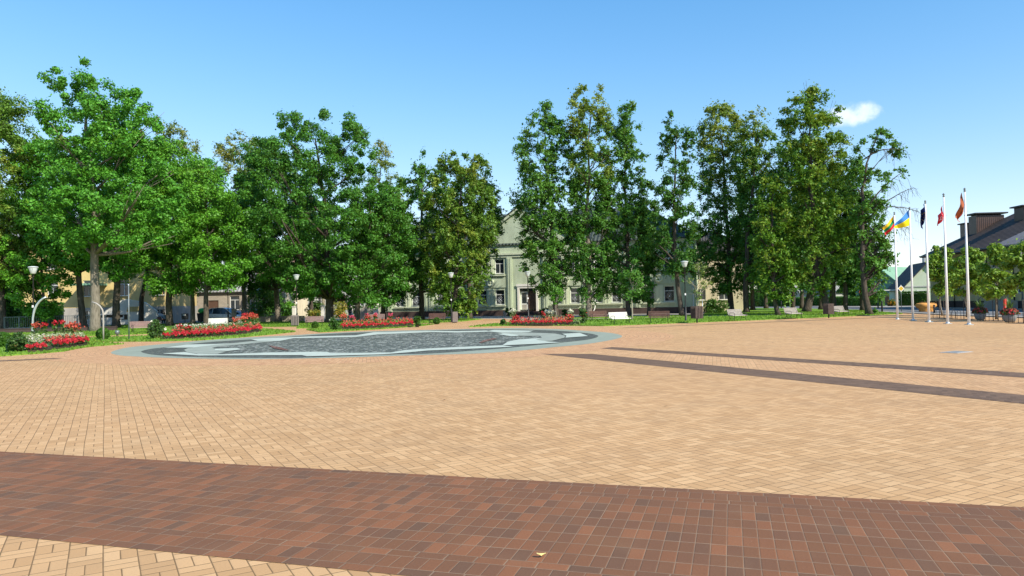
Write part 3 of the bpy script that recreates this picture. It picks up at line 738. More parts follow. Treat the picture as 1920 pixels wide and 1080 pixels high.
for p in PAIRS:                                     # fluted piers beside every window pair
    y = 0 if RIS[0] < p < RIS[1] else .45
    for s in (-2.55, 2.55):
        q = MB(); q.box(p + s - .34, p + s + .34, y - .16, y - .003, PZ, EZ - .46 if y else 7.44)
        q.box(p + s - .20, p + s - .06, y - .22, y - .163, PZ + .1, 7.3); q.box(p + s + .06, p + s + .20, y - .22, y - .163, PZ + .1, 7.3)
        q.build('pilaster', M['stucco'], hall)
    for z0, z1 in ((1.3, 3.5), (5.3, 7.35)):
        q = MB(); q.box(p - .42, p + .42, y - .12, y - .003, z0, z1); q.box(p - .26, p - .1, y - .17, y - .123, z0 + .06, z1 - .1); q.box(p + .1, p + .26, y - .17, y - .123, z0 + .06, z1 - .1)
        q.build('pier', M['stuccolite'], hall)
    q = MB(); q.box(p - 2.0, p + 2.0, y - .10, y - .003, 3.62, 4.95); q.build('frieze_panel', M['stucco'], hall)
    q = MB(); q.box(p - 2.0, p + 2.0, y - .30, y - .003, 5.10, 5.26); q.build('ledge', M['stuccolite'], hall)
    q = MB(); q.box(p - 2.0, p + 2.0, y - .26, y - .003, 1.22, 1.36); q.build('ledge', M['stuccolite'], hall)
    md = MB()
    pr = [(.50, .0), (.50, .14), (.44, .20), (.34, .20), (.30, .10), (.16, .08), (.12, .16), (.0, .18)]
    n = 24; vs = []; fs = []
    for r_, h_ in pr:
        for k in range(n): a = 2 * math.pi * k / n; vs.append((p + r_ * math.cos(a), y - .103 - h_, 4.28 + r_ * math.sin(a)))
    for i in range(len(pr) - 1):
        for k in range(n): fs.append((i * n + k, i * n + (k + 1) % n, (i + 1) * n + (k + 1) % n, (i + 1) * n + k))
    md.add(vs, fs, False).build('medallion', M['stuccolite'], hall)
    for s in (-1.19, 1.19):
        a, b = p + s - hw, p + s + hw
        wd = window(hall, a, b, 1.46, 3.32, y + .20, mull=0, transom=2.72, sill=True)
        orn = MB(); cx, cz = (a + b) / 2, 2.10       # folded white paper lattice in the ground floor windows
        for r_ in (.44, .27):
            c4 = [(cx - r_, cz), (cx, cz - r_ * 1.08), (cx + r_, cz), (cx, cz + r_ * 1.08)]
            for i in range(4):
                A, B = c4[i], c4[(i + 1) % 4]; orn.bar((A[0], y + .225 - r_ * .004, A[1]), (B[0], y + .225 - r_ * .004, B[1]), .008, .075, (0, 1, 0))
        for i in (-1, 1): orn.bar((cx - .2, y + .222, cz - .22 * i), (cx + .2, y + .2215, cz + .22 * i), .006, .06, (0, 1, 0))
        orn.prismy([(cx - .09, cz), (cx, cz - .1), (cx + .09, cz), (cx, cz + .1)], y + .214, y + .2185)
        orn.build('paper_ornament', M['paper'], wd)
        window(hall, a, b, 5.42, 7.25, y + .20, mull=1, transom=6.68)
# porch: white portal, doors, steps
po = MB()
po.box(-1.0, -.722, -.14, .40, .5, 3.9); po.box(1.422, 1.70, -.14, .40, .5, 3.9); po.box(-.721, 1.421, -.14, .40, 3.452, 3.9); po.box(-1.1, 1.8, -.20, -.143, 3.7, 4.0)
po.build('portal', M['whitewash'], hall)
lintel = MB(); lintel.box(-.72, 1.42, .36, .42, 3.1, 3.45); lintel.build('transom_panel', M['glass'], hall)
dr = MB(); dr.box(-.72, .30, .34, .40, .55, 3.06); d1 = dr.build('door', M['whiteframe'], hall)
q = MB(); q.box(-.52, .1, .325, .339, 1.55, 2.85); q.build('door_pane', M['glass'], d1)
q = MB(); q.box(-.52, .1, .325, .339, .75, 1.4); q.build('door_panel', M['concrete'], d1)
dr = MB(); dr.box(.302, 1.42, .41, .45, .55, 3.06); d2 = dr.build('open_doorway', M['door'], hall)
q = MB(); q.tube([(.22, .30, 1.45), (.22, .30, 1.75)], .02); q.build('handle', M['iron'], d1)
st = MB()
for i in range(4): st.box(-1.9 + i * .02, 2.6 - i * .02, -2.2 + i * .36, -.22, i * .14, .14 + i * .14 - .001)
st.build('steps', M['plinth'], hall)
for sx in (-2.3, 2.62):
    q = MB(); q.box(sx, sx + .38, -2.2, -.10, 0, .66); q.build('step_wall', M['concrete'], hall)
for u, y in ((-8.0, .30), (8.8, .30), (20.6, .30)):
    q = MB(); q.tube([(u, y, EZ - .1), (u, y, 1.0), (u - .05, y - .08, .7), (u - .2, y - .30, .35)], .07, 8); q.build('downpipe', M['whiteframe'], hall)
sn = MB()
for z, yy in ((EZ + .95, .55), (EZ + 1.2, .55)): sn.tube([(9.5, yy, z), (20.0, yy, z)], .025, 6)
for i in range(22): sn.tube([(9.5 + i * .5, .55, EZ + .5), (9.5 + i * .5, .55, EZ + 1.25)], .018, 5)
sn.build('snow_guard', M['iron'], hall)

# low side wing to the right of the hall
wo_ = at(1352, 560, 94); wo_.z = 0
wing = thing('annex', 'pale beige rear wing with small white windows right of the green hall', 'building', wo_, HZ)
wb = MB(); ho_ = [(-3.3, -1.9, 1.5, 3.0), (-.3, 1.1, 1.5, 3.0), (-3.3, -1.9, 4.8, 6.3), (-.3, 1.1, 4.8, 6.3)]
wall_face(wb, -6, 3.4, 0, 7.6, ho_, 0, .25); shell(wb, -6, 3.4, 0, 11, 0, 7.6); wb.build('wall', M['stuccocream'], wing)
for h_ in ho_: window(wing, *h_, .12, 1)
hip_roof(-6, 3.4, 0, 11, 7.62, 3.4).build('roof', M['roofdark'], wing)

# yellow building on the left, white ramp wall in front of it
yo = at(150, 560, 92); yo.z = 0
yel = thing('apartment_house', 'long yellow house on a grey plinth behind the left trees', 'building', yo, R(4))
yb = MB(); yh = []
for i in range(9):
    u = -26 + i * 4.4; yh += [(u, u + 1.3, 3.55, 5.6), (u, u + 1.3, 7.1, 9.1)]
wall_face(yb, -30, 10.2, 2.1, 10.4, yh, 0, .25); shell(yb, -30, 10.2, 0, 12, 2.1, 10.4); yb.build('wall', M['stuccoyel'], yel)
for h_ in yh: window(yel, *h_, .12, 1, h_[3] - .55)
yp = MB(); ph = [(-26 + i * 4.4, -25 + i * 4.4 + .3, .5, 1.75) for i in range(9)]
wall_face(yp, -30.1, 10.3, 0, 2.098, ph, -.06, .2); shell(yp, -30.1, 10.3, -.06, 12, 0, 2.098); yp.build('plinth', M['concrete'], yel)
for h_ in ph: window(yel, *h_, .05, 1, None, 'whiteframe', False)
hip_roof(-30, 10.2, 0, 12, 10.42, 3.6).build('roof', M['roofold'], yel)
cnp = MB(); cnp.box(.2, 3.4, -2.6, -.003, 4.9, 5.15); cnp.build('canopy', M['roofgreen'], yel)
ro_ = at(258, 590, 86); ro_.z = 0
rp = thing('ramp', 'white sloping parapet ramp in front of the yellow house', 'ramp', ro_, R(2))
q = MB(); q.prismy([(-4.4, 0), (2.3, 0), (2.3, 1.5), (.9, 2.6), (-1.2, 3.0), (-1.6, 3.0), (-4.4, 1.2)], -.2, .25); q.build('parapet', M['whitewash'], rp)
q = MB(); q.prismy([(-4.2, 0), (2.2, 0), (2.2, .9), (-1.4, 2.2), (-4.2, .4)], .252, 3.0); q.build('ramp_bed', M['concrete'], rp)
q = MB(); q.prismy([(-1.2, 1.5), (.6, 1.5), (.4, 2.1), (-1.0, 2.1)], -.26, -.203); q.build('wall_niche', M['stuccoyel'], rp)

# grey tan stone house
so_ = at(360, 575, 108); so_.z = 0
sh = thing('stone_house', 'low grey brown stone house with white windows behind the silver car', 'building', so_, R(3))
sb = MB(); shh = [(-10.2, -8.4, 1.6, 3.2), (-7.0 + 3.6, -3.4 + 3.2, 1.4, 3.5), (5.6, 7.0, 1.4, 3.5), (8.6, 10.0, 1.4, 3.5), (-6.4, -5.0, 1.6, 3.2)]
dh = (2.4, 3.9, .1, 2.9)
wall_face(sb, -12, 12.2, 0, 4.2, shh + [dh], 0, .25); shell(sb, -12, 12.2, 0, 9, 0, 4.2); sb.build('wall', M['stone'], sh)
for h_ in shh: window(sh, *h_, .12, 2 if h_[1] - h_[0] > 2 else 1, h_[3] - .6)
q = MB(); q.box(dh[0], dh[1], .14, .2, dh[2], dh[3]); q.build('door', M['door'], sh)
hip_roof(-12, 12.2, 0, 9, 4.22, 3.2).build('roof', M['roofold'], sh)
# cream house with a gable
co = at(470, 575, 112); co.z = 0
ch = thing('cream_house', 'tall cream house with a pinkish roof behind the dark bush', 'building', co, R(-6))
cb = MB(); chh = [(-4.1, -3.1, 2.9, 4.6), (-1.0, .1, 2.9, 4.6), (2.2, 3.2, 2.9, 4.6), (-4.1, -3.1, .9, 2.2)]
wall_face(cb, -5.4, 5.6, 0, 5.6, chh, 0, .25); shell(cb, -5.4, 5.6, 0, 9, 0, 5.6)
cb.build('wall', M['stuccocream'], ch)
for h_ in chh: window(ch, *h_, .12, 1)
hip_roof(-5.4, 5.6, 0, 9, 5.62, 4.4, True, False).build('roof', M['roofpink'], ch)
q = MB(); q.prismy([(5.0, 5.7), (5.5, 5.7), (5.5, 10.2), (5.0, 10.2)], 0, 1.2); q.build('chimney', M['stuccocream'], ch)
# pale grey house behind the oaks
go = at(632, 560, 122); go.z = 0
gh_ = thing('grey_house', 'pale grey two storey house between the oak trunks', 'building', go, R(-4))
gbm = MB(); ghh = []
for u in (-6.4, -3.4, .6, 3.4, 6.2): ghh += [(u, u + 1.2, 1.6, 3.3), (u, u + 1.2, 4.9, 6.6)]
wall_face(gbm, -8.5, 9.0, 0, 7.6, ghh, 0, .25); shell(gbm, -8.5, 9.0, 0, 10, 0, 7.6); gbm.build('wall', M['stuccogrey'], gh_)
for i, h_ in enumerate(ghh): window(gh_, *h_, .12, 1, None, 'whiteframe' if i != 4 else 'stucco_shut')
hip_roof(-8.5, 9.0, 0, 10, 7.62, 3.4).build('roof', M['roofold'], gh_)

# concrete gateway, its posts and low wall
kd = at(690, 585, 93); kd.z = 0
kg = thing('concrete_gateway', 'weathered concrete gateway with slanting side left of the green hall', 'gateway', kd, R(-10))
q = MB(); q.prismy([(-1.3, 0), (.75, 0), (.75, 1.95), (.2, 2.15), (-1.3, .9)], 0, 2.2); q.build('side_wall', M['concrete'], kg)
q = MB(); q.box(.752, 1.35, -.10, .3, 0, 2.1); q.build('post', M['whitewash'], kg)
q = MB(); q.box(-1.5, 1.6, -.25, 2.4, 2.152, 2.35); q.build('lintel', M['concrete'], kg)
for i, (x, y, hh) in enumerate([(566, 599, 1.65), (612, 598.5, 1.7), (673, 596.5, 1.7), (457, 604, 1.35), (439, 605, 1.5)]):
    p = gp(x, y); p.y = min(p.y, 92)
    q = MB(); q.box(-.2, .2, -.2, .2, 0, hh); q.box(-.25, .25, -.25, .25, hh + .001, hh + .09)
    r_ = thing('gate_post', ['white stone gate post left of the big oak trunk, near the lamp', 'white stone gate post just left of the big oak trunk', 'white stone gate post beside the walking person', 'short pale post beside the dark blue car', 'pale post between the silver car and the bush'][i], 'post', p, R(-5), 'pale posts along the back street')
    q.build('shaft', M['whitewash'] if i < 3 else M['concrete'], r_)
    q = MB(); q.blob((0, 0, hh + .13), (.10, .10, .07), 8, 5); q.build('cap', M['concrete'], r_)
lw = thing('low_wall', 'low tan stone wall along the back street below the shrubs', 'wall', gp(520, 603.6), R(3))
q = MB(); q.box(-4.5, 3.0, 0, .3, 0, .55); q.box(-4.55, 3.05, -.04, .34, .552, .64); q.build('masonry', M['stone'], lw)

# ------- right: big ochre building along the street
by_ = at(1745, 560, 88.5); by_.z = 0
ob = thing('school_building', 'big ochre building with a dark hipped roof at the right edge', 'building', by_, R(-93.5))
# local x runs towards the viewer, local y to the right
oh = []
for i in range(9):
    u = 1.6 + i * 3.6; oh += [(u, u + 1.4, 1.6, 3.1), (u, u + 1.4, 4.3, 5.7)]
q = MB(); wall_face(q, 0, 36, .85, 6.35, oh, 0, .25); shell(q, 0, 36, 0, 16, .85, 6.35); q.build('wall', M['stuccoochre'], ob)
for h_ in oh: window(ob, *h_, .12, 1, None, 'whiteframe', False)
q = MB(); q.box(-.06, 36.06, -.06, .1, 0, .852); q.box(-.06, -.003, .103, 16, 0, .852); q.build('plinth', M['plinth'], ob)
hip_roof(0, 36, 0, 16, 6.4, 5.3, over=.75, th=.2).build('roof', M['rooftile'], ob)
q = MB(); q.tube([(-.75, -.80, 6.35), (36.7, -.80, 6.35)], .08, 8); q.build('gutter', M['iron'], ob)
for u in (5.5, 12.0, 16.4, 24):
    q = MB(); q.tube([(u, -.80, 6.30), (u, -.72, 6.05), (u, -.16, 5.55), (u, -.12, .1)], .06, 8); q.build('downpipe', M['iron'], ob)
q = MB(); q.box(3.4, 5.0, 2.9, 6.0, 7.0, 10.7); c1 = q.build('chimney', M['cladding'], ob)
q = MB(); q.box(3.1, 5.3, 2.6, 6.3, 10.85, 11.0); q.box(3.6, 4.8, 3.1, 5.8, 10.7, 10.85); q.build('chimney_cap', M['iron'], c1)
q = MB(); q.box(1.2, 2.2, 3.1, 4.0, 7.0, 10.0); c2 = q.build('chimney', M['cladding'], ob)
q = MB(); q.box(1.0, 2.4, 2.9, 4.2, 10.0, 10.14); q.build('chimney_cap', M['iron'], c2)
q = MB(); q.box(9.6, 11.2, 4.3, 6.2, 8.0, 10.9); c3 = q.build('chimney', M['cladding'], ob)
q = MB(); q.box(9.3, 11.5, 4.0, 6.5, 10.9, 11.05); q.build('chimney_cap', M['iron'], c3)
# forward wing's roof slope seen at the frame edge
q = MB(); q.add([(14.2, -.95, 6.46), (30, -.95, 6.46), (30, 4.4, 9.95), (19.4, 4.4, 9.95), (14.2, -.95, 6.3), (30, -.95, 6.3)], [(0, 1, 2, 3), (4, 5, 1, 0), (0, 3, 4)]); q.build('wing_roof', M['roofwing'], ob)
q = MB()
for i in range(5): q.box(13.2 + i * .3, 17.0, -1.9, -.16, i * .18, i * .18 + .178)
q.build('steps', M['concrete'], ob)
q = MB()
for yy in (-1.85, -.3): q.tube([(13.2, yy, .95), (14.8, yy, 1.85), (17.0, yy, 1.85)], .03, 6)
for u, z in ((13.2, 0), (14.0, .4), (14.8, .85), (15.9, .85), (17, .85)): q.tube([(u, -1.85, z), (u, -1.85, z + 1.0)], .022, 6)
q.build('handrail', M['greyiron'], ob)
q = MB(); q.tube([(2.5, 4, 7.2), (2.5, 4, 9.6)], .025, 6)
for z, l in ((9.5, .9), (9.2, .7), (8.9, .5)): q.tube([(2.5 - l, 4, z), (2.5 + l, 4, z)], .014, 5)
q.build('antenna', M['iron'], ob)

# dark roofed pale green house
dh_ = at(1740, 560, 107); dh_.z = 0
dk = thing('wooden_house', 'pale green clapboard house with a steep dark roof across the road', 'building', dh_, R(-107))
def gable_house(root, x0, x1, y0, y1, ez, rz_, wm, rm, over=.5):
    q = MB(); ym = (y0 + y1) / 2
    v = [(x0, y0, 0), (x1, y0, 0), (x1, y1, 0), (x0, y1, 0), (x0, y0, ez), (x1, y0, ez), (x1, y1, ez), (x0, y1, ez), (x0, ym, rz_), (x1, ym, rz_)]
    q.add(v, [(0, 1, 5, 4), (1, 2, 6, 9, 5), (2, 3, 7, 6), (3, 0, 4, 8, 7)]); q.build('wall', M[wm], root)
    q = MB(); s = (rz_ - ez) / (ym - y0)
    for sg in (-1, 1):
        yo_ = (y0 - over) if sg < 0 else (y1 + over); zo = ez - s * over
        q.add([(x0 - over, yo_, zo + .04), (x1 + over, yo_, zo + .04), (x1 + over, ym, rz_ + .04), (x0 - over, ym, rz_ + .04), (x0 - over, yo_, zo + .2), (x1 + over, yo_, zo + .2), (x1 + over, ym, rz_ + .22), (x0 - over, ym, rz_ + .22)],
              [(0, 1, 2, 3), (4, 5, 6, 7), (0, 1, 5, 4), (1, 2, 6, 5), (3, 0, 4, 7)])
    q.build('roof', M[rm], root)
# local x: along the ridge (towards the viewer and right), local y: across
gable_house(dk, -10.5, 0, -3.2, 3.2, 2.75, 6.3, 'siding', 'roofdark', .45)
q = MB(); q.box(-3.6, -2.6, .2, 1.0, 5.4, 7.3); q.build('chimney', M['stuccogrey'], dk)
q = MB(); q.box(.003, .08, -3.1, 3.1, 2.75, 2.95); q.build('gable_board', M['stuccogrey'], dk)
for yv in (-1.5, 1.0):
    q = MB(); q.box(.003, .07, yv, yv + 1.2, 1.0, 2.3); f_ = q.build('window', M['whiteframe'], dk)
    q = MB(); q.box(.071, .085, yv + .1, yv + 1.1, 1.1, 2.2); q.build('pane', M['glass'], f_)
q = MB(); q.box(-7.0, -2.0, -6.2, -3.75, 2.35, 2.5); q.build('porch_roof', M['whiteframe'], dk)
for u in (-6.8, -4.6, -2.3):
    q = MB(); q.box(u, u + .12, -6.1, -5.98, 0, 2.348); q.build('porch_post', M['whiteframe'], dk)
q = MB(); q.box(-6.9, -2.1, -6.06, -6.0, .9, 1.0); q.box(-6.9, -2.1, -6.06, -6.0, .15, .22)
for i in range(17): q.box(-6.85 + i * .29, -6.80 + i * .29, -6.05, -6.01, .221, .899)
q.build('porch_railing', M['iron'], dk)
# green roofed house
gr_ = at(1649, 560, 126); gr_.z = 0
gk = thing('green_roofed_house', 'blue green house with a bright green sheet roof behind the flagpoles', 'building', gr_, R(37))
gable_house(gk, 0, 15, -4.2, 4.2, 3.0, 6.5, 'greenwall', 'roofgreen')
q = MB(); q.box(-.08, -.002, -4.1, -1.0, .2, 2.0); q.build('brick_base', M['brick'], gk)
# pale houses glimpsed under the trees at the far side of the road
fk = thing('far_house', 'grey roofed house glimpsed far behind the leaning tree trunks', 'building', at(1535, 560, 150), R(12))
fk.location.z = 0
gable_house(fk, -7, 7, -4, 4, 2.8, 6.0, 'stuccogrey', 'roofold')
# hedges and fence across the road are built with the plants

# ------------------------------------------------------------------ trees
def tree(kind, label, bx_, by__, prof, leaf, bark='bark', Y=None, tr=.26, path=None, dens=1.0, rc=.75, lf=(.27, .17), gaps=.0, flat=.75, droop=.3, limbs=16, top=.86, group='trees round the plaza', depth=.8, nl=80, cat='tree', spray=None):
    """crown profile in survey pixels (y, left, right) at the tree's own distance; real width, height and depth"""
    if lf == (.27, .17): lf = (.205, .135); nl = int(nl * 1.38)
    b = gp(bx_, by__)
    if Y: b = at(bx_, 560, Y); b.z = 0
    Y = b.y
    root = thing(kind, label, cat, b, 0, group)
    zs, xl, xr = [], [], []
    for y, l, r in prof:
        p, q = at(l, y, Y), at(r, y, Y); zs.append((p.z + q.z) / 2); xl.append(p.x - b.x); xr.append(q.x - b.x)
    zs, xl, xr = np.array(zs[::-1]), np.array(xl[::-1]), np.array(xr[::-1])
    H_ = zs[-1] - zs[0]
    area = np.trapezoid(xr - xl, zs) if hasattr(np, 'trapezoid') else np.trapz(xr - xl, zs)
    n = int(area * dens * (3.5 if kind in ('linden_tree', 'sparse_tree') else 3.1)); nl = nl if kind in ('linden_tree', 'sparse_tree') else int(nl * 1.3)
    zz = rng.uniform(zs[0], zs[-1], n * 6); wz = (np.interp(zz, zs, xr) - np.interp(zz, zs, xl))
    zz = zz[rng.uniform(0, wz.max(), n * 6) < wz ** 1.0][:n]; n = len(zz)
    c0 = (np.interp(zz, zs, xr) + np.interp(zz, zs, xl)) / 2; hw_ = (np.interp(zz, zs, xr) - np.interp(zz, zs, xl)) / 2
    a = rng.uniform(0, 2 * math.pi, n); r = rng.uniform(0, 1, n) ** .42
    hw_ = np.maximum(hw_ - rc * .25, .15)
    C = np.stack([c0 + hw_ * r * np.cos(a), hw_ * depth * r * np.sin(a), zz], 1)
    if gaps > 0:                                     # open sky pockets: drop clumps in a coarse random lattice
        ph = rng.uniform(0, 6.28, 6); hz = (0 if leaf == 'pale' else 1.3) * (1 - (C[:, 2] - zs[0]) / H_); q = hz + np.sin(C[:, 0] * 2.9 + ph[0]) + np.sin(C[:, 2] * 2.5 + ph[1]) + np.sin(C[:, 1] * 2.0 + ph[2]) + .8 * np.sin((C[:, 0] + C[:, 2]) * 1.6 + ph[3])
        C = C[q > np.quantile(q, gaps)]
    rad = rc * rng.uniform(.55, 1.25, len(C))
    if spray is None: spray = kind in ('linden_tree', 'sparse_tree', 'background_tree', 'forked_tree', 'birch_like_tree')
    if spray:                                        # leaves ranked along outward twigs: feathery
        k_ = len(C); tw = 6; per = max(4, int(nl * 1.15 / tw))
        xa = (np.interp(C[:, 2], zs, xr) + np.interp(C[:, 2], zs, xl)) / 2
        o = np.stack([C[:, 0] - xa, C[:, 1], np.full(k_, .9)], 1); o /= np.linalg.norm(o, axis=1, keepdims=True)
        D = o[:, None, :] * .7 + rng.normal(size=(k_, tw, 3)) * .62; D /= np.linalg.norm(D, axis=2, keepdims=True)
        Ln = rad[:, None] * rng.uniform(.7, 1.75, (k_, tw))
        t = rng.uniform(.0, 1, (k_, tw, per)) ** .8
        st = C[:, None, :] - o[:, None, :] * rad[:, None, None] * .5
        Q = st[:, :, None, :] + D[:, :, None, :] * (Ln[:, :, None] * t)[..., None]
        Q[..., 2] -= (t ** 2) * Ln[:, :, None] * .28 * (1 + droop)
        Q += rng.normal(size=Q.shape) * .085
        P_ = Q.reshape(-1, 3); N_ = rng.normal(size=P_.shape) * .6 + np.repeat(D, per, axis=1).reshape(-1, 3) * .35 + np.array([0, 0, .75])
    else: P_, N_ = clump_points(C, rad, nl, flat)
    # loose sprays outside the clumps feather the outline
    k = len(P_) // 9; ii = rng.integers(0, len(C), k)
    P2 = C[ii] + rng.normal(size=(k, 3)) * rad[ii][:, None] * (.42 if spray else .48); N2 = rng.normal(size=(k, 3)) + np.array([0, 0, .5])
    P_ = np.concatenate([P_, P2]); N_ = np.concatenate([N_, N2])
    leaf_mesh('crown', P_, N_, lf[0], lf[1], M[leaf], root, droop)
    # trunk: given pixel path, or straight to the crown with a slight sway
    zt = zs[0] + H_ * top
    if path: pts = [Vector((at(x, y, Y).x - b.x, 0, max(0, at(x, y, Y).z))) for x, y in path]; pts[0].z = 0
    else: pts = [Vector((0, 0, 0))]
    xt = (np.interp(zt, zs, xl) + np.interp(zt, zs, xr)) / 2
    l0 = pts[-1].copy(); m_ = 7
    for i in range(1, m_ + 1):
        f = i / m_; pts.append(Vector((l0.x + (xt - l0.x) * f ** 1.6 + random.uniform(-.14, .14), random.uniform(-.15, .15), l0.z + (zt - l0.z) * f)))
    zmax = pts[-1].z
    rr = [tr * (1.0 if i else 1.38) * (1 - .85 * (p.z / zmax)) for i, p in enumerate(pts)]
    pts.insert(1, pts[0].lerp(pts[1], min(1, .5 / max(.6, (pts[1] - pts[0]).length)))); rr.insert(1, tr)
    mb = MB(); mb.tube(pts, rr, 10)
    def on_trunk(z):
        for i in range(len(pts) - 1):
            if pts[i].z <= z <= pts[i + 1].z:
                f = (z - pts[i].z) / max(1e-6, pts[i + 1].z - pts[i].z); return pts[i].lerp(pts[i + 1], f), rr[i] + (rr[i + 1] - rr[i]) * f
        return pts[-1], rr[-1]
    zlo = max(zs[0] * .95, 1.6)
    for j in rng.permutation(len(C))[:limbs]:
        c = Vector(C[j]); hd = math.hypot(c.x, c.y); z0 = min(max(zlo, c.z - hd * random.uniform(.5, 1.0) - .4), zmax * .95)
        s_, r_ = on_trunk(z0); r_ = min(r_ * .55, .16)
        md = s_.lerp(c, .5) + Vector((random.uniform(-.3, .3), random.uniform(-.3, .3), -.12 * hd + .2))
        mb.tube([s_, s_.lerp(md, .55) + Vector((0, 0, -.05)), md, md.lerp(c, .55) + Vector((0, 0, .1)), c], [r_, r_ * .8, r_ * .6, r_ * .4, .02], 6)
        for _ in range(2):
            e = c + Vector((random.gauss(0, 1), random.gauss(0, 1), random.gauss(.3, .6))) * rc
            mb.tube([md, md.lerp(e, .6), e], [r_ * .4, r_ * .25, .012], 5)
    mb.build('trunk', M[bark], root)
    return root
T = tree
G1 = 'trees left of the plaza'; G2 = 'trees before the green hall'; G3 = 'trees right of the hall'; G4 = 'young trees in the street row'
# --- left group
T('tall_tree', 'yellowing broad tree at the far left edge behind the lamp', 4, 622, [(165, -60, 30), (220, -110, 62), (320, -130, 72), (420, -120, 78), (500, -90, 66), (540, -60, 50)], 'lindenyel', Y=66, tr=.3, gaps=.12, group=G1, rc=.8)
T('bushy_tree', 'low bushy light green tree behind the curved white arch', 84, 612, [(405, 30, 110), (450, 0, 140), (500, 2, 146), (545, 12, 140), (575, 30, 110), (598, 50, 98)], 'maple', Y=66, tr=.16, gaps=.18, group=G1, rc=.6, limbs=10)
T('bushy_tree', 'dark low tree filling the left edge beside the terrace fence', 12, 612, [(430, -70, 40), (490, -80, 50), (550, -70, 42), (600, -50, 30)], 'lindendark', Y=72, tr=.2, group=G1, rc=.7, limbs=8)
T('oak_tree', 'tallest bright green oak with a thick pale grey trunk', 178, 622, [(116, 142, 164), (132, 105, 200), (160, 84, 214), (182, 72, 288), (235, 86, 300), (290, 96, 300), (330, 78, 330), (400, 60, 345), (440, 78, 330), (470, 120, 290)], 'oak', 'barkgrey', tr=.40, path=[(178, 622), (179, 560), (177, 500), (178, 430)], gaps=.22, rc=.62, group=G1, limbs=22, dens=1.15)
T('oak_tree', 'dark trunked green tree standing directly left of the thick grey trunk', 157, 617, [(270, 40, 180), (330, 20, 200), (420, 30, 215), (480, 60, 215), (505, 100, 190)], 'oak', Y=67, tr=.32, gaps=.2, group=G1)
T('oak_tree', 'green tree with a dark trunk standing just right of the thick grey trunk', 217, 616, [(250, 160, 300), (330, 140, 330), (420, 140, 310), (490, 160, 270), (530, 190, 250)], 'oak', Y=68, tr=.36, gaps=.2, group=G1)
T('linden_tree', 'pale yellowing sparse tree top showing above the maples, trunk before the white ramp', 264, 606, [(232, 300, 332), (262, 282, 372), (310, 270, 392), (370, 230, 390), (440, 210, 360), (520, 220, 320)], 'pale', Y=84, tr=.30, gaps=.3, group=G1, nl=55)
T('maple_tree', 'broad fresh green maple whose dark trunk stands before the stone house', 318, 612, [(262, 255, 330), (310, 232, 392), (370, 240, 424), (440, 255, 425), (500, 255, 410), (548, 285, 375)], 'maple', Y=70, tr=.34, gaps=.2, group=G1, dens=1.05)
T('maple_tree', 'fresh green maple with a slender dark trunk in front of the silver car', 387, 612, [(345, 345, 420), (390, 318, 462), (450, 330, 485), (505, 340, 476), (540, 360, 440)], 'maple', Y=67, tr=.26, path=[(387, 612), (386, 560), (389, 500)], gaps=.2, group=G1, dens=1.05)
T('maple_tree', 'green maple with a sunlit brown trunk beside the black litter bin', 361, 606, [(300, 320, 410), (390, 300, 440), (470, 310, 430), (535, 330, 410)], 'oak', 'barkgrey', Y=79, tr=.26, gaps=.15, group=G1)
T('linden_tree', 'pale feathery tree right of the maples, trunk behind the red roses', 458, 601, [(246, 425, 458), (275, 400, 500), (330, 392, 512), (400, 400, 520), (470, 405, 520), (528, 425, 495)], 'pale', 'barkgrey', Y=86, tr=.30, gaps=.3, group=G1, nl=60)
T('forked_tree', 'dark leafy tree with a forked grey trunk left of the big oak', 522, 602, [(262, 470, 548), (330, 430, 590), (420, 410, 610), (490, 430, 600), (540, 460, 580)], 'lindendark', 'barkgrey', Y=82, tr=.34, path=[(522, 602), (518, 545), (511, 500), (505, 460)], gaps=.15, group=G1)
T('oak_tree', 'big dark green oak with an open twin topped crown', 618, 605, [(212, 520, 560), (222, 512, 690), (250, 500, 696), (275, 455, 700), (310, 428, 722), (350, 432, 745), (390, 400, 764), (430, 402, 778), (480, 450, 770), (530, 500, 715), (560, 560, 690)], 'oakdark', Y=72, tr=.42, gaps=.34, rc=.66, group=G1, limbs=28, dens=1.15, nl=95, path=[(618, 605), (618, 560), (612, 510), (614, 460)])
T('oak_tree', 'green oak with low hanging branches right of the big open oak', 668, 597, [(350, 660, 745), (420, 640, 776), (480, 620, 782), (530, 610, 775), (572, 640, 735)], 'oakdark', Y=70, tr=.28, gaps=.12, group=G1, rc=.7)
T('linden_tree', 'thin pale tree top peeping out right of the big oak', 700, 596, [(264, 704, 722), (300, 690, 742), (360, 680, 760), (440, 680, 760), (520, 690, 750)], 'pale', Y=97, tr=.24, gaps=.3, group=G1, nl=45)
T('linden_tree', 'dark green tree at the left end of the green hall', 718, 594, [(395, 700, 775), (450, 690, 790), (510, 690, 792), (562, 702, 765)], 'lindendark', Y=80, tr=.28, gaps=.1, group=G1)
T('birch_like_tree', 'slim tree with a double pale trunk before the grey house', 607, 586, [(380, 560, 650), (450, 550, 660), (510, 560, 650)], 'lindendark', 'barkpale', Y=100, tr=.28, group=G1, gaps=.1)
T('linden_tree', 'slim dark tree before the grey house beside the white gate post', 583, 590, [(360, 540, 620), (440, 530, 630), (520, 540, 620), (545, 560, 605)], 'lindendark', Y=95, tr=.30, group=G1, gaps=.1)
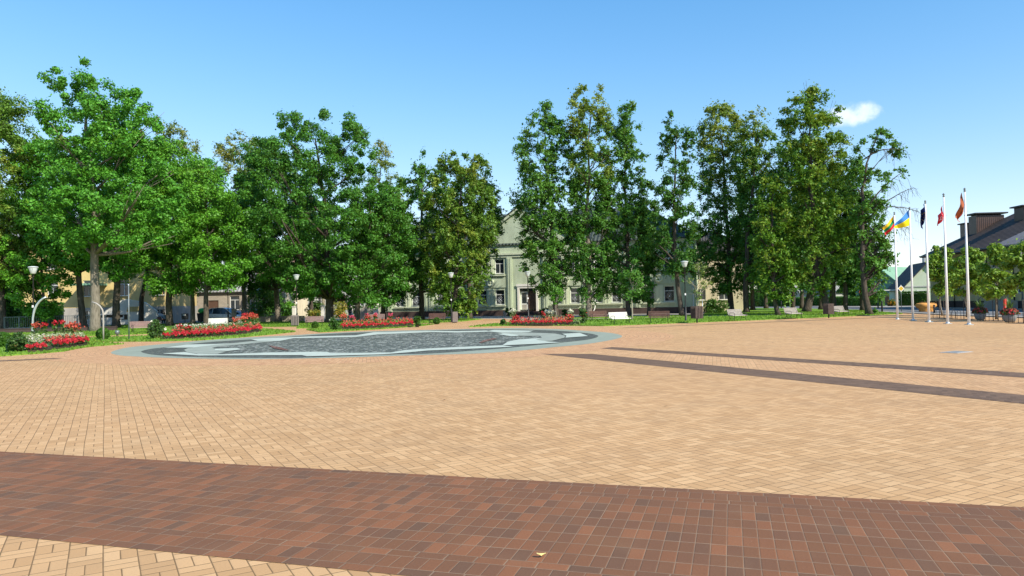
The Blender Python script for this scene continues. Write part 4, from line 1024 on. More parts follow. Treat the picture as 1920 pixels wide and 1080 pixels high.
# --- before the hall
T('linden_tree', 'green linden left of the yellowing one, its dark trunk in front of the hall windows', 790, 599, [(282, 788, 812), (305, 750, 832), (350, 742, 852), (420, 738, 862), (490, 745, 862), (545, 757, 842)], 'linden', Y=78, tr=.30, gaps=.22, group=G2, nl=85, rc=.65)
T('linden_tree', 'yellow green linden with drooping foliage down to the lamp before the hall', 853, 601, [(288, 832, 896), (310, 808, 922), (350, 796, 932), (400, 788, 940), (450, 782, 936), (500, 786, 925), (545, 800, 908), (578, 832, 888)], 'lindenyel', Y=72.5, tr=.32, gaps=.14, group=G2, nl=110, rc=.62, droop=.8)
T('linden_tree', 'dark green tree half hidden behind the yellowing linden', 880, 596, [(320, 850, 925), (370, 840, 942), (420, 850, 952), (460, 860, 945), (500, 880, 925)], 'lindendark', Y=79, tr=.28, gaps=.15, group=G2)
T('linden_tree', 'tall green linden right of the hall gable, low branches over the portal', 1042, 595, [(193, 1008, 1036), (225, 985, 1060), (262, 962, 1078), (320, 962, 1082), (370, 955, 1092), (420, 968, 1096), (480, 972, 1084), (520, 985, 1070), (552, 1015, 1055)], 'linden', Y=76, tr=.30, gaps=.2, group=G2, nl=85, rc=.62, limbs=24, dens=1.2)
T('linden_tree', 'tallest sparse topped linden right of the green portal', 1104, 595, [(164, 1078, 1136), (190, 1062, 1150), (240, 1056, 1152), (310, 1060, 1150), (380, 1064, 1160), (450, 1060, 1165), (510, 1072, 1152), (560, 1085, 1130)], 'lindengold', 'barkgrey', Y=75, tr=.32, gaps=.2, group=G2, nl=75, rc=.62, limbs=26, dens=1.2)
T('linden_tree', 'pale topped linden with dark foliage hanging near the white bench', 1178, 593, [(192, 1158, 1190), (230, 1135, 1206), (300, 1126, 1212), (370, 1128, 1214), (440, 1120, 1228), (500, 1118, 1236), (545, 1130, 1232), (566, 1180, 1226)], 'linden', Y=76, tr=.28, gaps=.2, group=G2, nl=75, rc=.6, limbs=24, dens=1.25)
T('linden_tree', 'slim dark tree leaning left before the right end of the hall', 1279, 594, [(205, 1255, 1282), (235, 1238, 1300), (280, 1230, 1310), (340, 1222, 1308), (400, 1212, 1310), (460, 1210, 1318), (510, 1225, 1315)], 'lindendark', 'bark', Y=71, tr=.26, path=[(1279, 594), (1271, 540), (1266, 480), (1264, 420)], gaps=.30, group=G2, nl=70, rc=.58, limbs=26, dens=1.1)
T('linden_tree', 'slim sparse tree between the pale topped linden and the leaning one', 1216, 594, [(340, 1196, 1226), (390, 1188, 1240), (450, 1180, 1250), (520, 1190, 1250)], 'lindendark', Y=77, tr=.2, gaps=.2, group=G2, nl=70, rc=.58, dens=1.2)
# --- right group
T('linden_tree', 'dense dark linden with golden top standing right of the hall corner', 1371, 586, [(192, 1325, 1370), (222, 1310, 1392), (290, 1306, 1402), (360, 1308, 1412), (430, 1298, 1425), (500, 1310, 1425), (546, 1330, 1408)], 'lindengold', Y=84, tr=.34, gaps=.14, group=G3, rc=.72, dens=1.05)
T('linden_tree', 'green linden with a thin golden top, second in the right group', 1399, 587, [(208, 1396, 1432), (250, 1382, 1460), (320, 1376, 1475), (400, 1385, 1482), (470, 1390, 1480), (530, 1395, 1455)], 'lindengold', Y=80, tr=.32, gaps=.22, group=G3)
T('linden_tree', 'lime green tree with low drooping branches and a curved trunk in the right group', 1459, 592, [(330, 1420, 1470), (400, 1412, 1488), (460, 1408, 1500), (520, 1420, 1500), (556, 1435, 1488)], 'lindenlime', Y=66, tr=.22, path=[(1459, 592), (1453, 565), (1449, 530)], gaps=.2, group=G3, rc=.6)
T('linden_tree', 'big sunlit green linden, the tallest of the right group', 1553, 591, [(166, 1500, 1545), (190, 1462, 1566), (240, 1458, 1586), (300, 1462, 1592), (370, 1470, 1600), (440, 1466, 1606), (500, 1478, 1596), (545, 1512, 1560)], 'lindenlime', Y=66, tr=.34, path=[(1553, 591), (1545, 555), (1530, 505), (1524, 450)], gaps=.18, group=G3, rc=.68, limbs=24, dens=1.05)
T('linden_tree', 'thick leaning dark trunked tree behind the middle white bench', 1512, 587, [(260, 1450, 1540), (340, 1440, 1560), (430, 1440, 1560), (500, 1470, 1550), (540, 1490, 1545)], 'lindendark', Y=77, tr=.42, path=[(1512, 587), (1518, 560), (1524, 530)], gaps=.15, group=G3)
t_ = T('sparse_tree', 'sparse tree with bare drooping twigs beside the flagpoles', 1630, 590, [(210, 1614, 1640), (240, 1602, 1672), (285, 1594, 1700), (330, 1596, 1700), (370, 1598, 1678), (430, 1596, 1668), (490, 1604, 1676), (530, 1612, 1666), (556, 1630, 1652)], 'linden', 'bark', Y=63, tr=.27, path=[(1630, 590), (1622, 555), (1617, 500), (1617, 430), (1618, 370)], gaps=.45, group=G3, nl=65, rc=.55, limbs=34)
mb = MB(); b = Vector(t_.location)
def pxl(x, y, dy=0): p = at(x, y, b.y + dy); return p - b
for (sx, sy), (ex, ey), n_ in (((1622, 395), (1702, 318), 16), ((1620, 420), (1712, 352), 20), ((1624, 400), (1722, 396), 18), ((1640, 440), (1708, 428), 16), ((1618, 300), (1694, 282), 12)):
    A, B = pxl(sx, sy), pxl(ex, ey, random.uniform(-1, 1)); md = A.lerp(B, .5) + Vector((0, 0, .5))
    pa = [A, A.lerp(md, .6) + Vector((0, 0, .15)), md, md.lerp(B, .55) + Vector((0, 0, .1)), B]; mb.tube(pa, [.07, .06, .045, .03, .008], 5)
    for _ in range(n_):
        f = random.uniform(.25, 1); i = min(3, int(f * 4)); s_ = pa[i].lerp(pa[i + 1], f * 4 - i)
        L_ = random.uniform(.7, 2.4); e = s_ + Vector((random.uniform(-.2, .8) * L_ * .5, random.uniform(-.6, .6), -L_ * random.uniform(.1, .9)))
        md2 = s_.lerp(e, .5) + Vector((.1, 0, .25)); mb.tube([s_, md2, e], [.018, .013, .005], 4)
        for _ in range(2):
            e2 = e.lerp(md2, random.random()) ; mb.tube([e2, e2 + Vector((random.uniform(-.1, .5), random.uniform(-.3, .3), random.uniform(-.7, .1)))], [.009, .004], 4)
mb.build('bare_branches', M['bark'], t_)
for lab, x, y, pr, lf_, Y_, tr_ in (
    ('slim green tree standing just left of the sparse one by the flagpoles', 1617, 584, [(330, 1590, 1640), (420, 1585, 1650), (500, 1590, 1645), (545, 1600, 1636)], 'linden', 78, .26),
    ('dark slim tree leaning behind the right hand bench', 1584, 584, [(300, 1550, 1620), (400, 1545, 1625), (490, 1555, 1620), (540, 1565, 1605)], 'lindendark', 79, .26),
    ('straight trunk with a metal post beside it behind the slatted bin', 1563, 583, [(330, 1520, 1600), (430, 1520, 1605), (510, 1535, 1590)], 'lindendark', 80, .34),
    ('small straight trunked tree far back on the right lawn', 1486, 576, [(380, 1450, 1520), (450, 1440, 1530), (520, 1450, 1520)], 'lindendark', 97, .26),
    ('dark tree far back by the road, second from the small straight one', 1503, 576, [(360, 1470, 1540), (440, 1465, 1545), (525, 1480, 1535)], 'linden', 99, .28),
    ('dark tree far back between the leaning trunks', 1539, 578, [(370, 1510, 1570), (450, 1500, 1580), (530, 1510, 1570)], 'lindendark', 90, .30),
    ('dark tree by the annex corner behind the second right group trunk', 1411, 577, [(330, 1380, 1450), (430, 1370, 1460), (530, 1385, 1450)], 'lindendark', 96, .30),
    ('multi stemmed dark tree at the back of the right lawn', 1436, 574, [(400, 1400, 1470), (480, 1395, 1475), (548, 1405, 1465)], 'lindendark', 108, .30)):
    T('background_tree', lab, x, y, pr, lf_, Y=Y_, tr=tr_, gaps=.08, group='trees at the back of the right lawn', nl=70, rc=.8, limbs=8)
# far woods over the road and behind the left houses
for lab, x, pr, Y_ in (
    ('far dark tree over the road left of the far house', 1465, [(470, 1430, 1500), (520, 1420, 1510), (562, 1430, 1500)], 150),
    ('far dark tree over the road behind the far house', 1560, [(470, 1530, 1590), (520, 1520, 1600), (560, 1530, 1590)], 165),
    ('far dark tree over the road beside the green roofed house', 1600, [(480, 1575, 1630), (530, 1570, 1636), (562, 1580, 1630)], 140),
    ('far dark tree behind the stone house', 330, [(440, 280, 380), (500, 260, 400), (540, 280, 390)], 130),
    ('far dark tree behind the cream house', 520, [(470, 480, 560), (520, 470, 570), (560, 480, 560)], 135),
    ('far dark tree between the grey house and the hall', 690, [(440, 660, 720), (500, 650, 730), (555, 660, 720)], 125),
    ('far dark tree behind the left end of the yellow house', 60, [(380, -10, 130), (450, -40, 150), (520, -20, 140)], 125),
    ('far tree showing over the yellow house roof', 225, [(390, 160, 300), (450, 140, 320), (520, 150, 310)], 128)):
    T('far_tree', lab, x, 560, pr, 'lindendark', Y=Y_, tr=.35, group='far trees behind the houses', nl=60, rc=1.3, lf=(.5, .34), limbs=4, dens=.45)
# young trees
T('young_tree', 'thin young tree with bare looking upright twigs right of the bin and lamp', 1308, 600, [(480, 1304, 1314), (500, 1292, 1322), (530, 1286, 1336), (548, 1294, 1332), (560, 1302, 1316)], 'pale', 'barkpale', Y=58, tr=.07, gaps=.15, nl=26, rc=.35, lf=(.16, .07), limbs=22, group='young trees on the lawn', dens=1.6)
T('young_tree', 'thin young tree with a pale stem directly behind the bright white bench', 1184, 601, [(487, 1176, 1194), (505, 1164, 1204), (535, 1160, 1210), (556, 1170, 1204)], 'linden', 'barkpale', Y=60, tr=.07, gaps=.1, nl=50, rc=.4, lf=(.18, .1), limbs=16, group='young trees on the lawn', dens=1.5)
T('standard_tree', 'small lollipop tree on a thin stem rising from the right flower bed', 1044, 606, [(541, 1036, 1052), (550, 1031, 1057), (562, 1032, 1057), (569, 1038, 1050)], 'maple', 'barkpale', Y=55, tr=.04, nl=50, rc=.22, lf=(.12, .08), limbs=8, group='young trees on the lawn', dens=5)
for lab, x, y, pr, lf_, Y_ in (
    ('young street tree with dense green crown, leftmost of the row before the ochre building', 1766, 597, [(456, 1758, 1766), (470, 1750, 1786), (500, 1742, 1796), (530, 1742, 1800), (550, 1748, 1790)], 'street', 56),
    ('young street tree between the two rightmost flagpoles', 1812, 599, [(468, 1804, 1826), (490, 1790, 1846), (525, 1786, 1850), (552, 1796, 1840)], 'street', 51),
    ('yellowest young street tree above the left flower bowl', 1867, 602, [(463, 1864, 1874), (485, 1848, 1890), (515, 1838, 1900), (540, 1836, 1902), (556, 1850, 1892)], 'street', 46),
    ('young street tree cut by the right frame edge', 1924, 606, [(454, 1905, 1950), (480, 1890, 1975), (515, 1882, 1985), (540, 1890, 1970)], 'street', 42)):
    T('street_tree', lab, x, y, pr, lf_, 'barkgrey', Y=Y_, tr=.065, gaps=.02, nl=110, rc=.42, lf=(.19, .13), limbs=16, group=G4, dens=2.2)

# ------------------------------------------------------------------ shrubs, hedges, clipped balls
def shrub(kind, label, x, y, wpx, hpx, leaf, Y=None, flowers=None, nf=60, n=26, group=None, dense=70, lf=(.11, .07), cat='shrub', stems=True, fl=(.12, .11), leftover=0):
    b = gp(x, y)
    if Y: b = at(x, 560, Y); b.z = 0
    s = b.y / FPX; w_, h_ = wpx * s / 2, hpx * s
    root = thing(kind, label, cat, b, 0, group)
    C = rng.normal(size=(n, 3)) * .42; C[:, 2] = rng.uniform(.15, .92, n); sh = np.sin(np.clip(C[:, 2], 0, 1) * math.pi * .8 + .35)
    C = np.stack([np.clip(C[:, 0], -.8, .8) * w_ * sh, np.clip(C[:, 1], -.8, .8) * w_ * sh, C[:, 2] * h_], 1)
    rad = rng.uniform(.6, 1.2, n) * min(w_, h_) * .36
    P_, N_ = clump_points(C, rad, dense, .9); P_[:, 2] = np.maximum(P_[:, 2], .03)
    leaf_mesh('foliage', P_, N_, lf[0], lf[1], M[leaf], root)
    if stems:
        mb = MB()
        for _ in range(9):
            e = C[random.randrange(n)]; mb.tube([(random.gauss(0, .05), random.gauss(0, .05), 0), (e[0] * .5, e[1] * .5, e[2] * .55), e], [.018, .014, .006], 5)
        mb.build('stems', M['bark'], root)
    if flowers:
        d = rng.normal(size=(nf, 3)); d /= np.linalg.norm(d, axis=1, keepdims=True); ii = rng.integers(0, n, nf)
        Q = C[ii] + d * rad[ii][:, None] * .95; Q[:, 2] = np.maximum(Q[:, 2], h_ * .25)
        Q = np.repeat(Q, 4, 0) + rng.normal(size=(nf * 4, 3)) * .03
        leaf_mesh('flowers', Q, np.repeat(d, 4, 0) + rng.normal(size=(nf * 4, 3)) * .5, fl[0], fl[1], M[flowers], root)['kind'] = 'stuff'
    return root
def ball(label, x, y, dpx, leaf='box'):
    b = gp(x, y); s = b.y / FPX; r = dpx * s / 2
    root = thing('box_ball', label, 'shrub', b, 0, 'clipped box balls')
    n = 2600; d = rng.normal(size=(n, 3)); d /= np.linalg.norm(d, axis=1, keepdims=True)
    P_ = d * (r * rng.uniform(.86, 1.02, (n, 1))) + np.array([0, 0, r * .95]); P_ = P_[P_[:, 2] > .02]
    leaf_mesh('foliage', P_, d[:len(P_)] + rng.normal(size=P_.shape) * .35, .07, .05, M[leaf], root)
    q = MB(); q.blob((0, 0, r * .95), (r * .86, r * .86, r * .86), 14, 10); q.build('inner_twigs', M['hedge'], root)
ball('clipped box ball beside the slim grey pole left of the mosaic', 193, 637, 23)
ball('small clipped box ball in front of the brown bench left of the centre bed', 591, 615.5, 13)
ball('clipped box ball below the bench under the yellowing linden', 819, 608, 13)
ball('large clipped box ball cut by the left frame edge', 4, 652, 30)
shrub('rose_shrub', 'tall rose shrub with reddish tips and two pale canes at the left frame side', 36, 661, 46, 36, 'rose', flowers=None, n=30, group='rose shrubs')
shrub('rose_shrub', 'dark rose shrub at the left end of the second flower bed', 293, 636, 36, 36, 'rose', flowers='whitepet', nf=26, n=28, group='rose shrubs')
shrub('rose_shrub', 'green rose shrub at the left end of the centre flower bed', 627, 619.5, 24, 23, 'hedge', flowers='whitepet', nf=10, group='rose shrubs')
shrub('rose_shrub', 'green rose shrub at the right end of the centre flower bed', 783, 613.5, 18, 21, 'hedge', group='rose shrubs')
shrub('rose_shrub', 'dark tall rose shrub at the right end of the right flower bed', 1093, 608, 20, 31, 'rose', flowers='salmon', nf=10, n=30, group='rose shrubs')
shrub('round_shrub', 'low blue green mound right of the right flower bed', 1083, 610.5, 16, 9, 'dusty', stems=False, n=14)
shrub('round_shrub', 'dark low shrub at the left end of the right flower bed', 945, 610.5, 16, 12, 'hedge', n=16, flowers='salmon', nf=4)
shrub('dark_bush', 'broad dark bush beside the dark blue car', 503, 604, 84, 72, 'lindendark', Y=93, n=60, lf=(.24, .17), dense=90)
shrub('leafy_bush', 'sunlit light green bush left of the first white gate post', 540, 603, 36, 34, 'maple', Y=94, n=26, lf=(.2, .14))
shrub('leafy_bush', 'sunlit round green bush on the lawn by the annex window', 1340, 585, 44, 26, 'hedge', Y=79, n=34, lf=(.2, .14), flowers=None)
shrub('leafy_bush', 'green shrub between the first two gate posts', 590, 598, 40, 34, 'hedge', Y=97, n=28, lf=(.2, .14))
shrub('golden_shrub', 'golden yellow shrub behind the walking person', 636, 598, 40, 34, 'hedgeyel', Y=97, n=28, lf=(.2, .12))
shrub('golden_shrub', 'low golden shrub behind the brown bench left of the big oak', 588, 599, 42, 16, 'hedgeyel', Y=94, n=20, lf=(.18, .1))
shrub('leafy_bush', 'light green shrub above the walking person', 660, 592, 26, 40, 'maple', Y=101, n=18, lf=(.2, .14))
shrub('leafy_bush', 'low green shrub left of the hall steps', 955, 592, 20, 16, 'hedge', Y=87, n=16, lf=(.16, .1))
shrub('leafy_bush', 'low green shrub right of the hall steps', 1021, 592, 22, 14, 'hedge', Y=86, n=16, lf=(.16, .1))
shrub('leafy_bush', 'green shrub at the foot of the tall green linden', 1060, 595, 22, 14, 'hedge', Y=80, n=18, lf=(.16, .1))
shrub('sucker_shoots', 'small light green shoots at the foot of the sparse tree', 1641, 589.5, 9, 13, 'maple', n=10, lf=(.14, .08), dense=30)
shrub('orange_lilies', 'clump of orange yellow lilies before the porch across the road', 1672, 573, 22, 13, 'hedge', Y=103, flowers='orangepet', nf=70, n=16, lf=(.2, .06), fl=(.22, .16), cat='flowers')
def hedge(label, a, b_, Ya, Yb, hgt, dep, leaf='hedge'):
    A, B = at(a, 560, Ya), at(b_, 560, Yb); A.z = B.z = 0; L_ = (B - A).length
    root = thing('hedge', label, 'hedge', A, math.atan2(B.y - A.y, B.x - A.x), 'clipped hedges')
    n = int(L_ * (hgt + dep) * 150); P_ = np.stack([rng.uniform(0, L_, n), rng.uniform(-dep / 2, dep / 2, n), rng.uniform(.05, hgt, n)], 1)
    f = rng.integers(0, 3, n); P_[f == 0, 1] = -dep / 2 + rng.normal(size=(f == 0).sum()) * .05; P_[f == 1, 2] = hgt + rng.normal(size=(f == 1).sum()) * .06
    leaf_mesh('foliage', P_, rng.normal(size=(n, 3)) + np.array([0, -.5, .6]), .2, .14, M[leaf], root)
    q = MB(); q.box(.05, L_ - .05, -dep * .38, dep * .38, .0, hgt * .9); q.build('inner_twigs', M['hedge'], root)
hedge('clipped dark green hedge before the pale green wooden house', 1688, 1741, 104, 101, 2.0, .9)
hedge('low green hedge behind the sparse tree across the road', 1590, 1656, 112, 106, 1.4, 1.0, 'linden')
hedge('low light green hedge far behind the leaning trunks', 1440, 1590, 130, 116, 1.5, 1.4, 'lindendark')
hedge('long dark hedge at the far end of the right lawn', 1380, 1450, 134, 130, 2.4, 1.5, 'lindendark')
hedge('dark hedge behind the terrace fence at the left edge', -20, 118, 80, 82, 2.6, 1.2, 'lindendark')

# ------------------------------------------------------------------ flower beds
def bed(label, front, back, layers, sprays=()):
    F_, B_ = px(*front), px(*back); c = sum(F_ + B_, Vector()) / (len(F_) + len(B_))
    root = thing('flower_bed', label, 'flower bed', c, 0, 'flower beds round the mosaic')
    def line(L_, s):
        f = s * (len(L_) - 1); i = min(len(L_) - 2, int(f)); return L_[i].lerp(L_[i + 1], f - i)
    out = F_ + B_[::-1]; cc = [p - c for p in out]
    so_ = sheet('soil', cc, .045, M['soil'], .06); so_.parent = root
    ar = sum((F_[i + 1] - F_[i]).length for i in range(len(F_) - 1)) * ((F_[0] - B_[0]).length + (F_[-1] - B_[-1]).length) / 2
    wdt = sum((F_[i + 1] - F_[i]).length for i in range(len(F_) - 1))
    for nm, mt, s0, s1, t0, t1, z0, z1, dn, lf_, dr in layers:
        n = int(dn * wdt * (s1 - s0)); P_ = []
        for _ in range(n):
            s = random.uniform(s0, s1); t = random.uniform(t0, t1); p = line(F_, s).lerp(line(B_, s), t) - c
            hump = .75 + .25 * math.sin(s * 37 + t * 9) * math.sin(s * 91); z = random.uniform(z0, z1) if dr != 'top' else z1 * hump * random.uniform(.82, 1.05)
            P_.append((p.x, p.y, .06 + z))
        P_ = np.array(P_); N_ = rng.normal(size=P_.shape) * .7 + np.array([.1, -.4, .9]); leaf_mesh(nm, P_, N_, *lf_, M[mt], root)['kind'] = 'stuff'
    for nm, mt, mtl, cl in sprays:                     # single tall plants: (s, t, height, radius)
        for s, t, h_, r_ in cl:
            p = line(F_, s).lerp(line(B_, s), t) - c
            q = MB(); q.tube([(p.x, p.y, .05), (p.x + random.gauss(0, .03), p.y, .05 + h_ * .9)], [.018, .010], 5); pl_ = q.build(nm, M['rose'], root)
            P_ = np.array([(p.x + random.gauss(0, r_), p.y + random.gauss(0, r_), .05 + h_ * random.uniform(.2, .95)) for _ in range(120)])
            Q = np.array([(p.x + random.gauss(0, r_ * .8), p.y + random.gauss(0, r_ * .8), .05 + h_ + random.gauss(0, r_ * .6)) for _ in range(int(90 * r_ / .15))])
            leaf_mesh('leaves', P_, rng.normal(size=P_.shape) + np.array([0, 0, .5]), .11, .07, M[mtl], pl_)
            leaf_mesh('flowers', Q, rng.normal(size=Q.shape) + np.array([0, -.4, .5]), .10, .09, M[mt], pl_)['kind'] = 'stuff'
PET = (.085, .075)
bed('flower bed with red begonias and tall cannas at the left frame side', [(50, 662.5), (78, 660.5), (100, 657), (122, 654.4), (148, 651), (168, 647)], [(34, 649), (60, 645.5), (90, 643.6), (115, 643), (135, 643), (152, 642.6)],
    [('begonia_leaves', 'rose', .0, 1, .0, .9, .0, .22, 130, (.10, .07), ''), ('begonia_border', 'red', .42, 1, .0, .34, .12, .36, 520, PET, 'top'), ('begonia_patch', 'red', .0, .30, .0, .2, .1, .3, 240, PET, 'top'), ('salvia_patch', 'salmon', .30, .85, .3, .6, .2, .5, 110, PET, 'top'), ('salvia_leaves', 'burgundy', .30, .85, .3, .6, .1, .42, 90, (.1, .06), ''),
     ('white_blooms', 'whitepet', .02, 1, .45, .95, .2, .5, 110, (.07, .06), ''), ('silver_foliage', 'dusty', .0, 1, .4, 1.0, .05, .55, 210, (.12, .05), '')],
    [('canna', 'red', 'hedge', [(.35, .9, .95, .09), (.5, .95, 1.05, .08), (.62, .95, 1.1, .07)]), ('tall_rose', 'salmon', 'rose', [(.75, .9, .9, .16), (.85, .95, .85, .18), (.25, .95, .95, .12)])])
bed('long flower bed with a scarlet border before the bright white bench', [(303, 637), (330, 637), (365, 635.2), (400, 633), (445, 629.3), (492, 622.8)], [(318, 629.5), (345, 628), (375, 626.4), (405, 624), (440, 620), (484, 615.6)],
    [('begonia_leaves', 'rose', .0, 1, .0, .9, .0, .22, 130, (.10, .07), ''), ('begonia_border', 'red', .13, 1, .0, .34, .12, .36, 560, PET, 'top'), ('begonia_patch', 'red', 0, .10, .05, .3, .1, .28, 200, PET, 'top'), ('salmon_blooms', 'salmon', .1, 1, .35, .6, .2, .55, 130, PET, 'top'),
     ('white_blooms', 'whitepet', .1, .85, .55, .95, .3, .66, 110, (.07, .06), ''), ('silver_foliage', 'dusty', .05, 1, .45, 1.0, .05, .6, 190, (.12, .05), ''), ('green_foliage', 'hedge', .05, 1, .35, 1.0, .05, .6, 150, (.1, .07), '')],
    [('tall_rose', 'salmon', 'hedge', [(.86, .6, .9, .15), (.91, .7, 1.05, .17), (.95, .6, .95, .15), (.80, .7, .8, .13), (.97, .8, 1.0, .14)]), ('canna', 'red', 'hedge', [(.88, .8, 1.1, .12), (.94, .8, 1.15, .12), (.2, .5, .6, .10), (.3, .4, .55, .1)])])
bed('flower bed with a scarlet border in front of the big dark oak', [(639, 619), (670, 618), (700, 616.6), (740, 614.3), (776, 612)], [(642, 613.8), (670, 612.6), (700, 611), (740, 608.6), (772, 606.6)],
    [('begonia_leaves', 'rose', .0, 1, .0, .9, .0, .22, 120, (.10, .07), ''), ('begonia_border', 'red', 0, 1, .0, .3, .12, .36, 420, PET, 'top'), ('salmon_blooms', 'salmon', .02, 1, .35, .7, .3, .62, 110, PET, 'top'), ('green_foliage', 'hedge', .02, 1, .3, 1.0, .05, .5, 90, (.1, .07), ''), ('silver_foliage', 'dusty', .05, .95, .4, 1.0, .05, .5, 60, (.12, .05), '')],
    [('tall_rose', 'salmon', 'hedge', [(.02, 1.0, .8, .16), (.44, .7, .75, .1), (.40, .6, .7, .1), (.52, .7, .8, .1)]), ('tall_phlox', 'pink', 'hedge', [(.16, 1.0, .75, .14), (.40, .8, .9, .09), (.53, .9, .9, .09), (.7, 1.0, .8, .12)])])
bed('flower bed with dark red flowers in front of the portal', [(955, 611), (985, 611.3), (1020, 611.3), (1050, 611), (1077, 610.6)], [(960, 606.4), (985, 606.4), (1020, 606.2), (1050, 606), (1074, 605.6)],
    [('begonia_leaves', 'rose', .0, 1, .0, .9, .0, .22, 120, (.10, .07), ''), ('begonia_border', 'red', 0, .97, .0, .32, .1, .34, 420, PET, 'top'), ('salmon_blooms', 'salmon', .02, 1, .3, .7, .25, .55, 110, PET, 'top'), ('burgundy_foliage', 'burgundy', .1, 1, .35, 1.0, .1, .6, 80, (.1, .07), ''), ('silver_foliage', 'dusty', .35, 1, .4, 1.0, .05, .6, 120, (.12, .05), ''), ('golden_blooms', 'orangepet', .4, .98, .3, .7, .25, .5, 24, PET, '')],
    [('canna', 'red', 'burgundy', [(.1, .4, .5, .16), (.93, .4, .5, .14), (.5, .6, .75, .1)]), ('white_phlox', 'whitepet', 'dusty', [(.55, .8, .9, .14), (.62, .8, .85, .14), (.02, .9, 1.0, .14), (.95, .9, .85, .14)])])

# ------------------------------------------------------------------ street furniture
def lamp(label, x, y):
    r = thing('street_lamp', label, 'lamp', gp(x, y), 0, 'park lamps round the plaza')
    q = MB(); q.lathe([(.13, 0), (.13, .03), (.085, .06), (.075, 1.05), (.05, 1.12), (.042, 1.2), (.036, 4.02), (.05, 4.04), (.05, 4.10)], 12); q.build('pole', M['iron'], r)
    q = MB(); q.lathe([(.10, 4.08), (.15, 4.12), (.25, 4.46), (.25, 4.47)], 18); q.build('lamp_shade', M['shade'], r)
    q = MB(); q.lathe([(.28, 4.471), (.30, 4.49), (.27, 4.53), (.06, 4.56), (.0, 4.565)], 18); q.build('cap', M['shade'], r)
    q = MB()
    for k in range(4): a = k * math.pi / 2 + .4; q.tube([(.105 * math.cos(a), .105 * math.sin(a), 4.09), (.262 * math.cos(a), .262 * math.sin(a), 4.48)], .012, 5)
    q.build('shade_ribs', M['greyiron'], r)
    q = MB(); q.box(-.05, .05, -.075, -.043, 1.98, 2.12); q.build('notice_plate', M['signwhite'], r)
    return r
lamp('black park lamp with opal shade at the far left beside the curved white arch', 63, 636)
lamp('black park lamp standing in front of the silver car', 428, 609)
lamp('black park lamp beside the first white gate post and slatted bin', 557, 611)
lamp('black park lamp against the yellowing linden', 847, 604)
lamp('black park lamp in front of the white portal', 991, 600.5)
lamp('black park lamp standing alone on the right lawn by the dark bin', 1286, 603)

def bench(label, x, y, rz, wood, iron='iron', L_=1.75, Y=None):
    p = gp(x, y) if Y is None else at(x, 560, Y); p.z = .04
    r = thing('park_bench', label, 'bench', p, R(rz), 'park benches round the plaza')
    q = MB()
    for i in range(4): q.box(-L_ / 2, L_ / 2, -.30 + i * .115, -.20 + i * .115, .42 + (.012 * i), .455 + .012 * i)
    q.build('seat', M[wood], r)
    q = MB()
    for i in range(4):
        t = .1 + i * .115; y0 = .20 + t * .36; q.bar((-L_ / 2, y0, .46 + t), (L_ / 2, y0, .46 + t), .03, .10, (0, -.33, .94))
    q.build('backrest', M[wood], r)
    for sx in (-L_ / 2 + .16, L_ / 2 - .16):
        q = MB()
        q.tube([(sx, -.34, 0), (sx, -.27, .16), (sx, -.31, .40), (sx, -.33, .62), (sx, -.22, .67), (sx, .20, .66)], .022, 6)
        q.tube([(sx, .34, 0), (sx, .22, .18), (sx, .20, .42), (sx, .26, .60), (sx, .40, .97)], .022, 6)
        q.tube([(sx, -.30, .40), (sx, .20, .43)], .022, 6); q.tube([(sx, -.27, .16), (sx, -.05, .26), (sx, .22, .18)], .016, 6)
        q.build('leg', M[iron], r)
    r.scale = (.86,) * 3
    return r
bench('mauve brown bench on the left lawn behind the dark rose shrub', 266, 625, 38, 'woodpink')
bench('white bench beyond the long scarlet bed, before the silver car', 409, 616, 22, 'woodwhite')
bench('mauve brown bench left of the big oak trunk', 590, 612.5, 14, 'woodpink')
bench('brown bench behind the flower bed in front of the oak', 706, 606.5, 6, 'woodpink')
bench('dark brown bench below the yellowing linden', 819, 606, -6, 'woodbrown')
bench('bright white bench at the edge of the plaza', 1163, 608.5, 24, 'woodwhite')
bench('dark brown bench behind the bright white one', 1123, 603, 10, 'woodbrown')
bench('dark brown bench between the white bench and the lone lamp', 1236, 606, -12, 'woodbrown')
bench('grey slatted bench, first right of the dark bin', 1383, 602, 31, 'woodgrey')
bench('grey slatted bench in the middle of the right lawn edge', 1488, 598, 31, 'woodgrey')
bench('grey slatted bench beside the slatted bin, rightmost of all', 1577, 593.5, 31, 'woodgrey')
bench('dark bench with a person sitting on it before the stone house', 306, 604, 10, 'woodbrown', Y=82)
def bin_(label, x, y, wood, post=True, w_=.24, h0=.28, h1=.98, Y=None, rz=20):
    p = gp(x, y) if Y is None else at(x, 560, Y); p.z = .03 if Y is None else 0
    r = thing('litter_bin', label, 'litter bin', p, R(rz), 'litter bins round the plaza')
    q = MB(); q.box(-w_ + .03, w_ - .03, -w_ + .03, w_ - .03, h0 + .03, h1 - .12); q.build('liner', M['blackplastic'], r)
    q = MB()
    for s in range(4):
        for k in range(5):
            a = -w_ + .05 + k * (2 * w_ - .1) / 4
            c = [(a, -w_), (w_, a), (a, w_), (-w_, a)][s]
            if s % 2 == 0: q.box(c[0] - .038, c[0] + .038, c[1] - .014, c[1] + .014, h0, h1)
            else: q.box(c[0] - .014, c[0] + .014, c[1] - .038, c[1] + .038, h0, h1)
    q.build('slats', M[wood], r)
    q = MB()
    if post: q.box(-.035, .035, -.035, .035, 0, h0 + .028)
    else: q.box(-w_ * .8, w_ * .8, -w_ * .8, w_ * .8, 0, h0 - .002)
    q.build('post', M['iron'], r)
    return r
bin_('grey brown slatted bin beside the lamp at the first gate post', 553, 612, 'bingrey', False, .30, .08, .95)
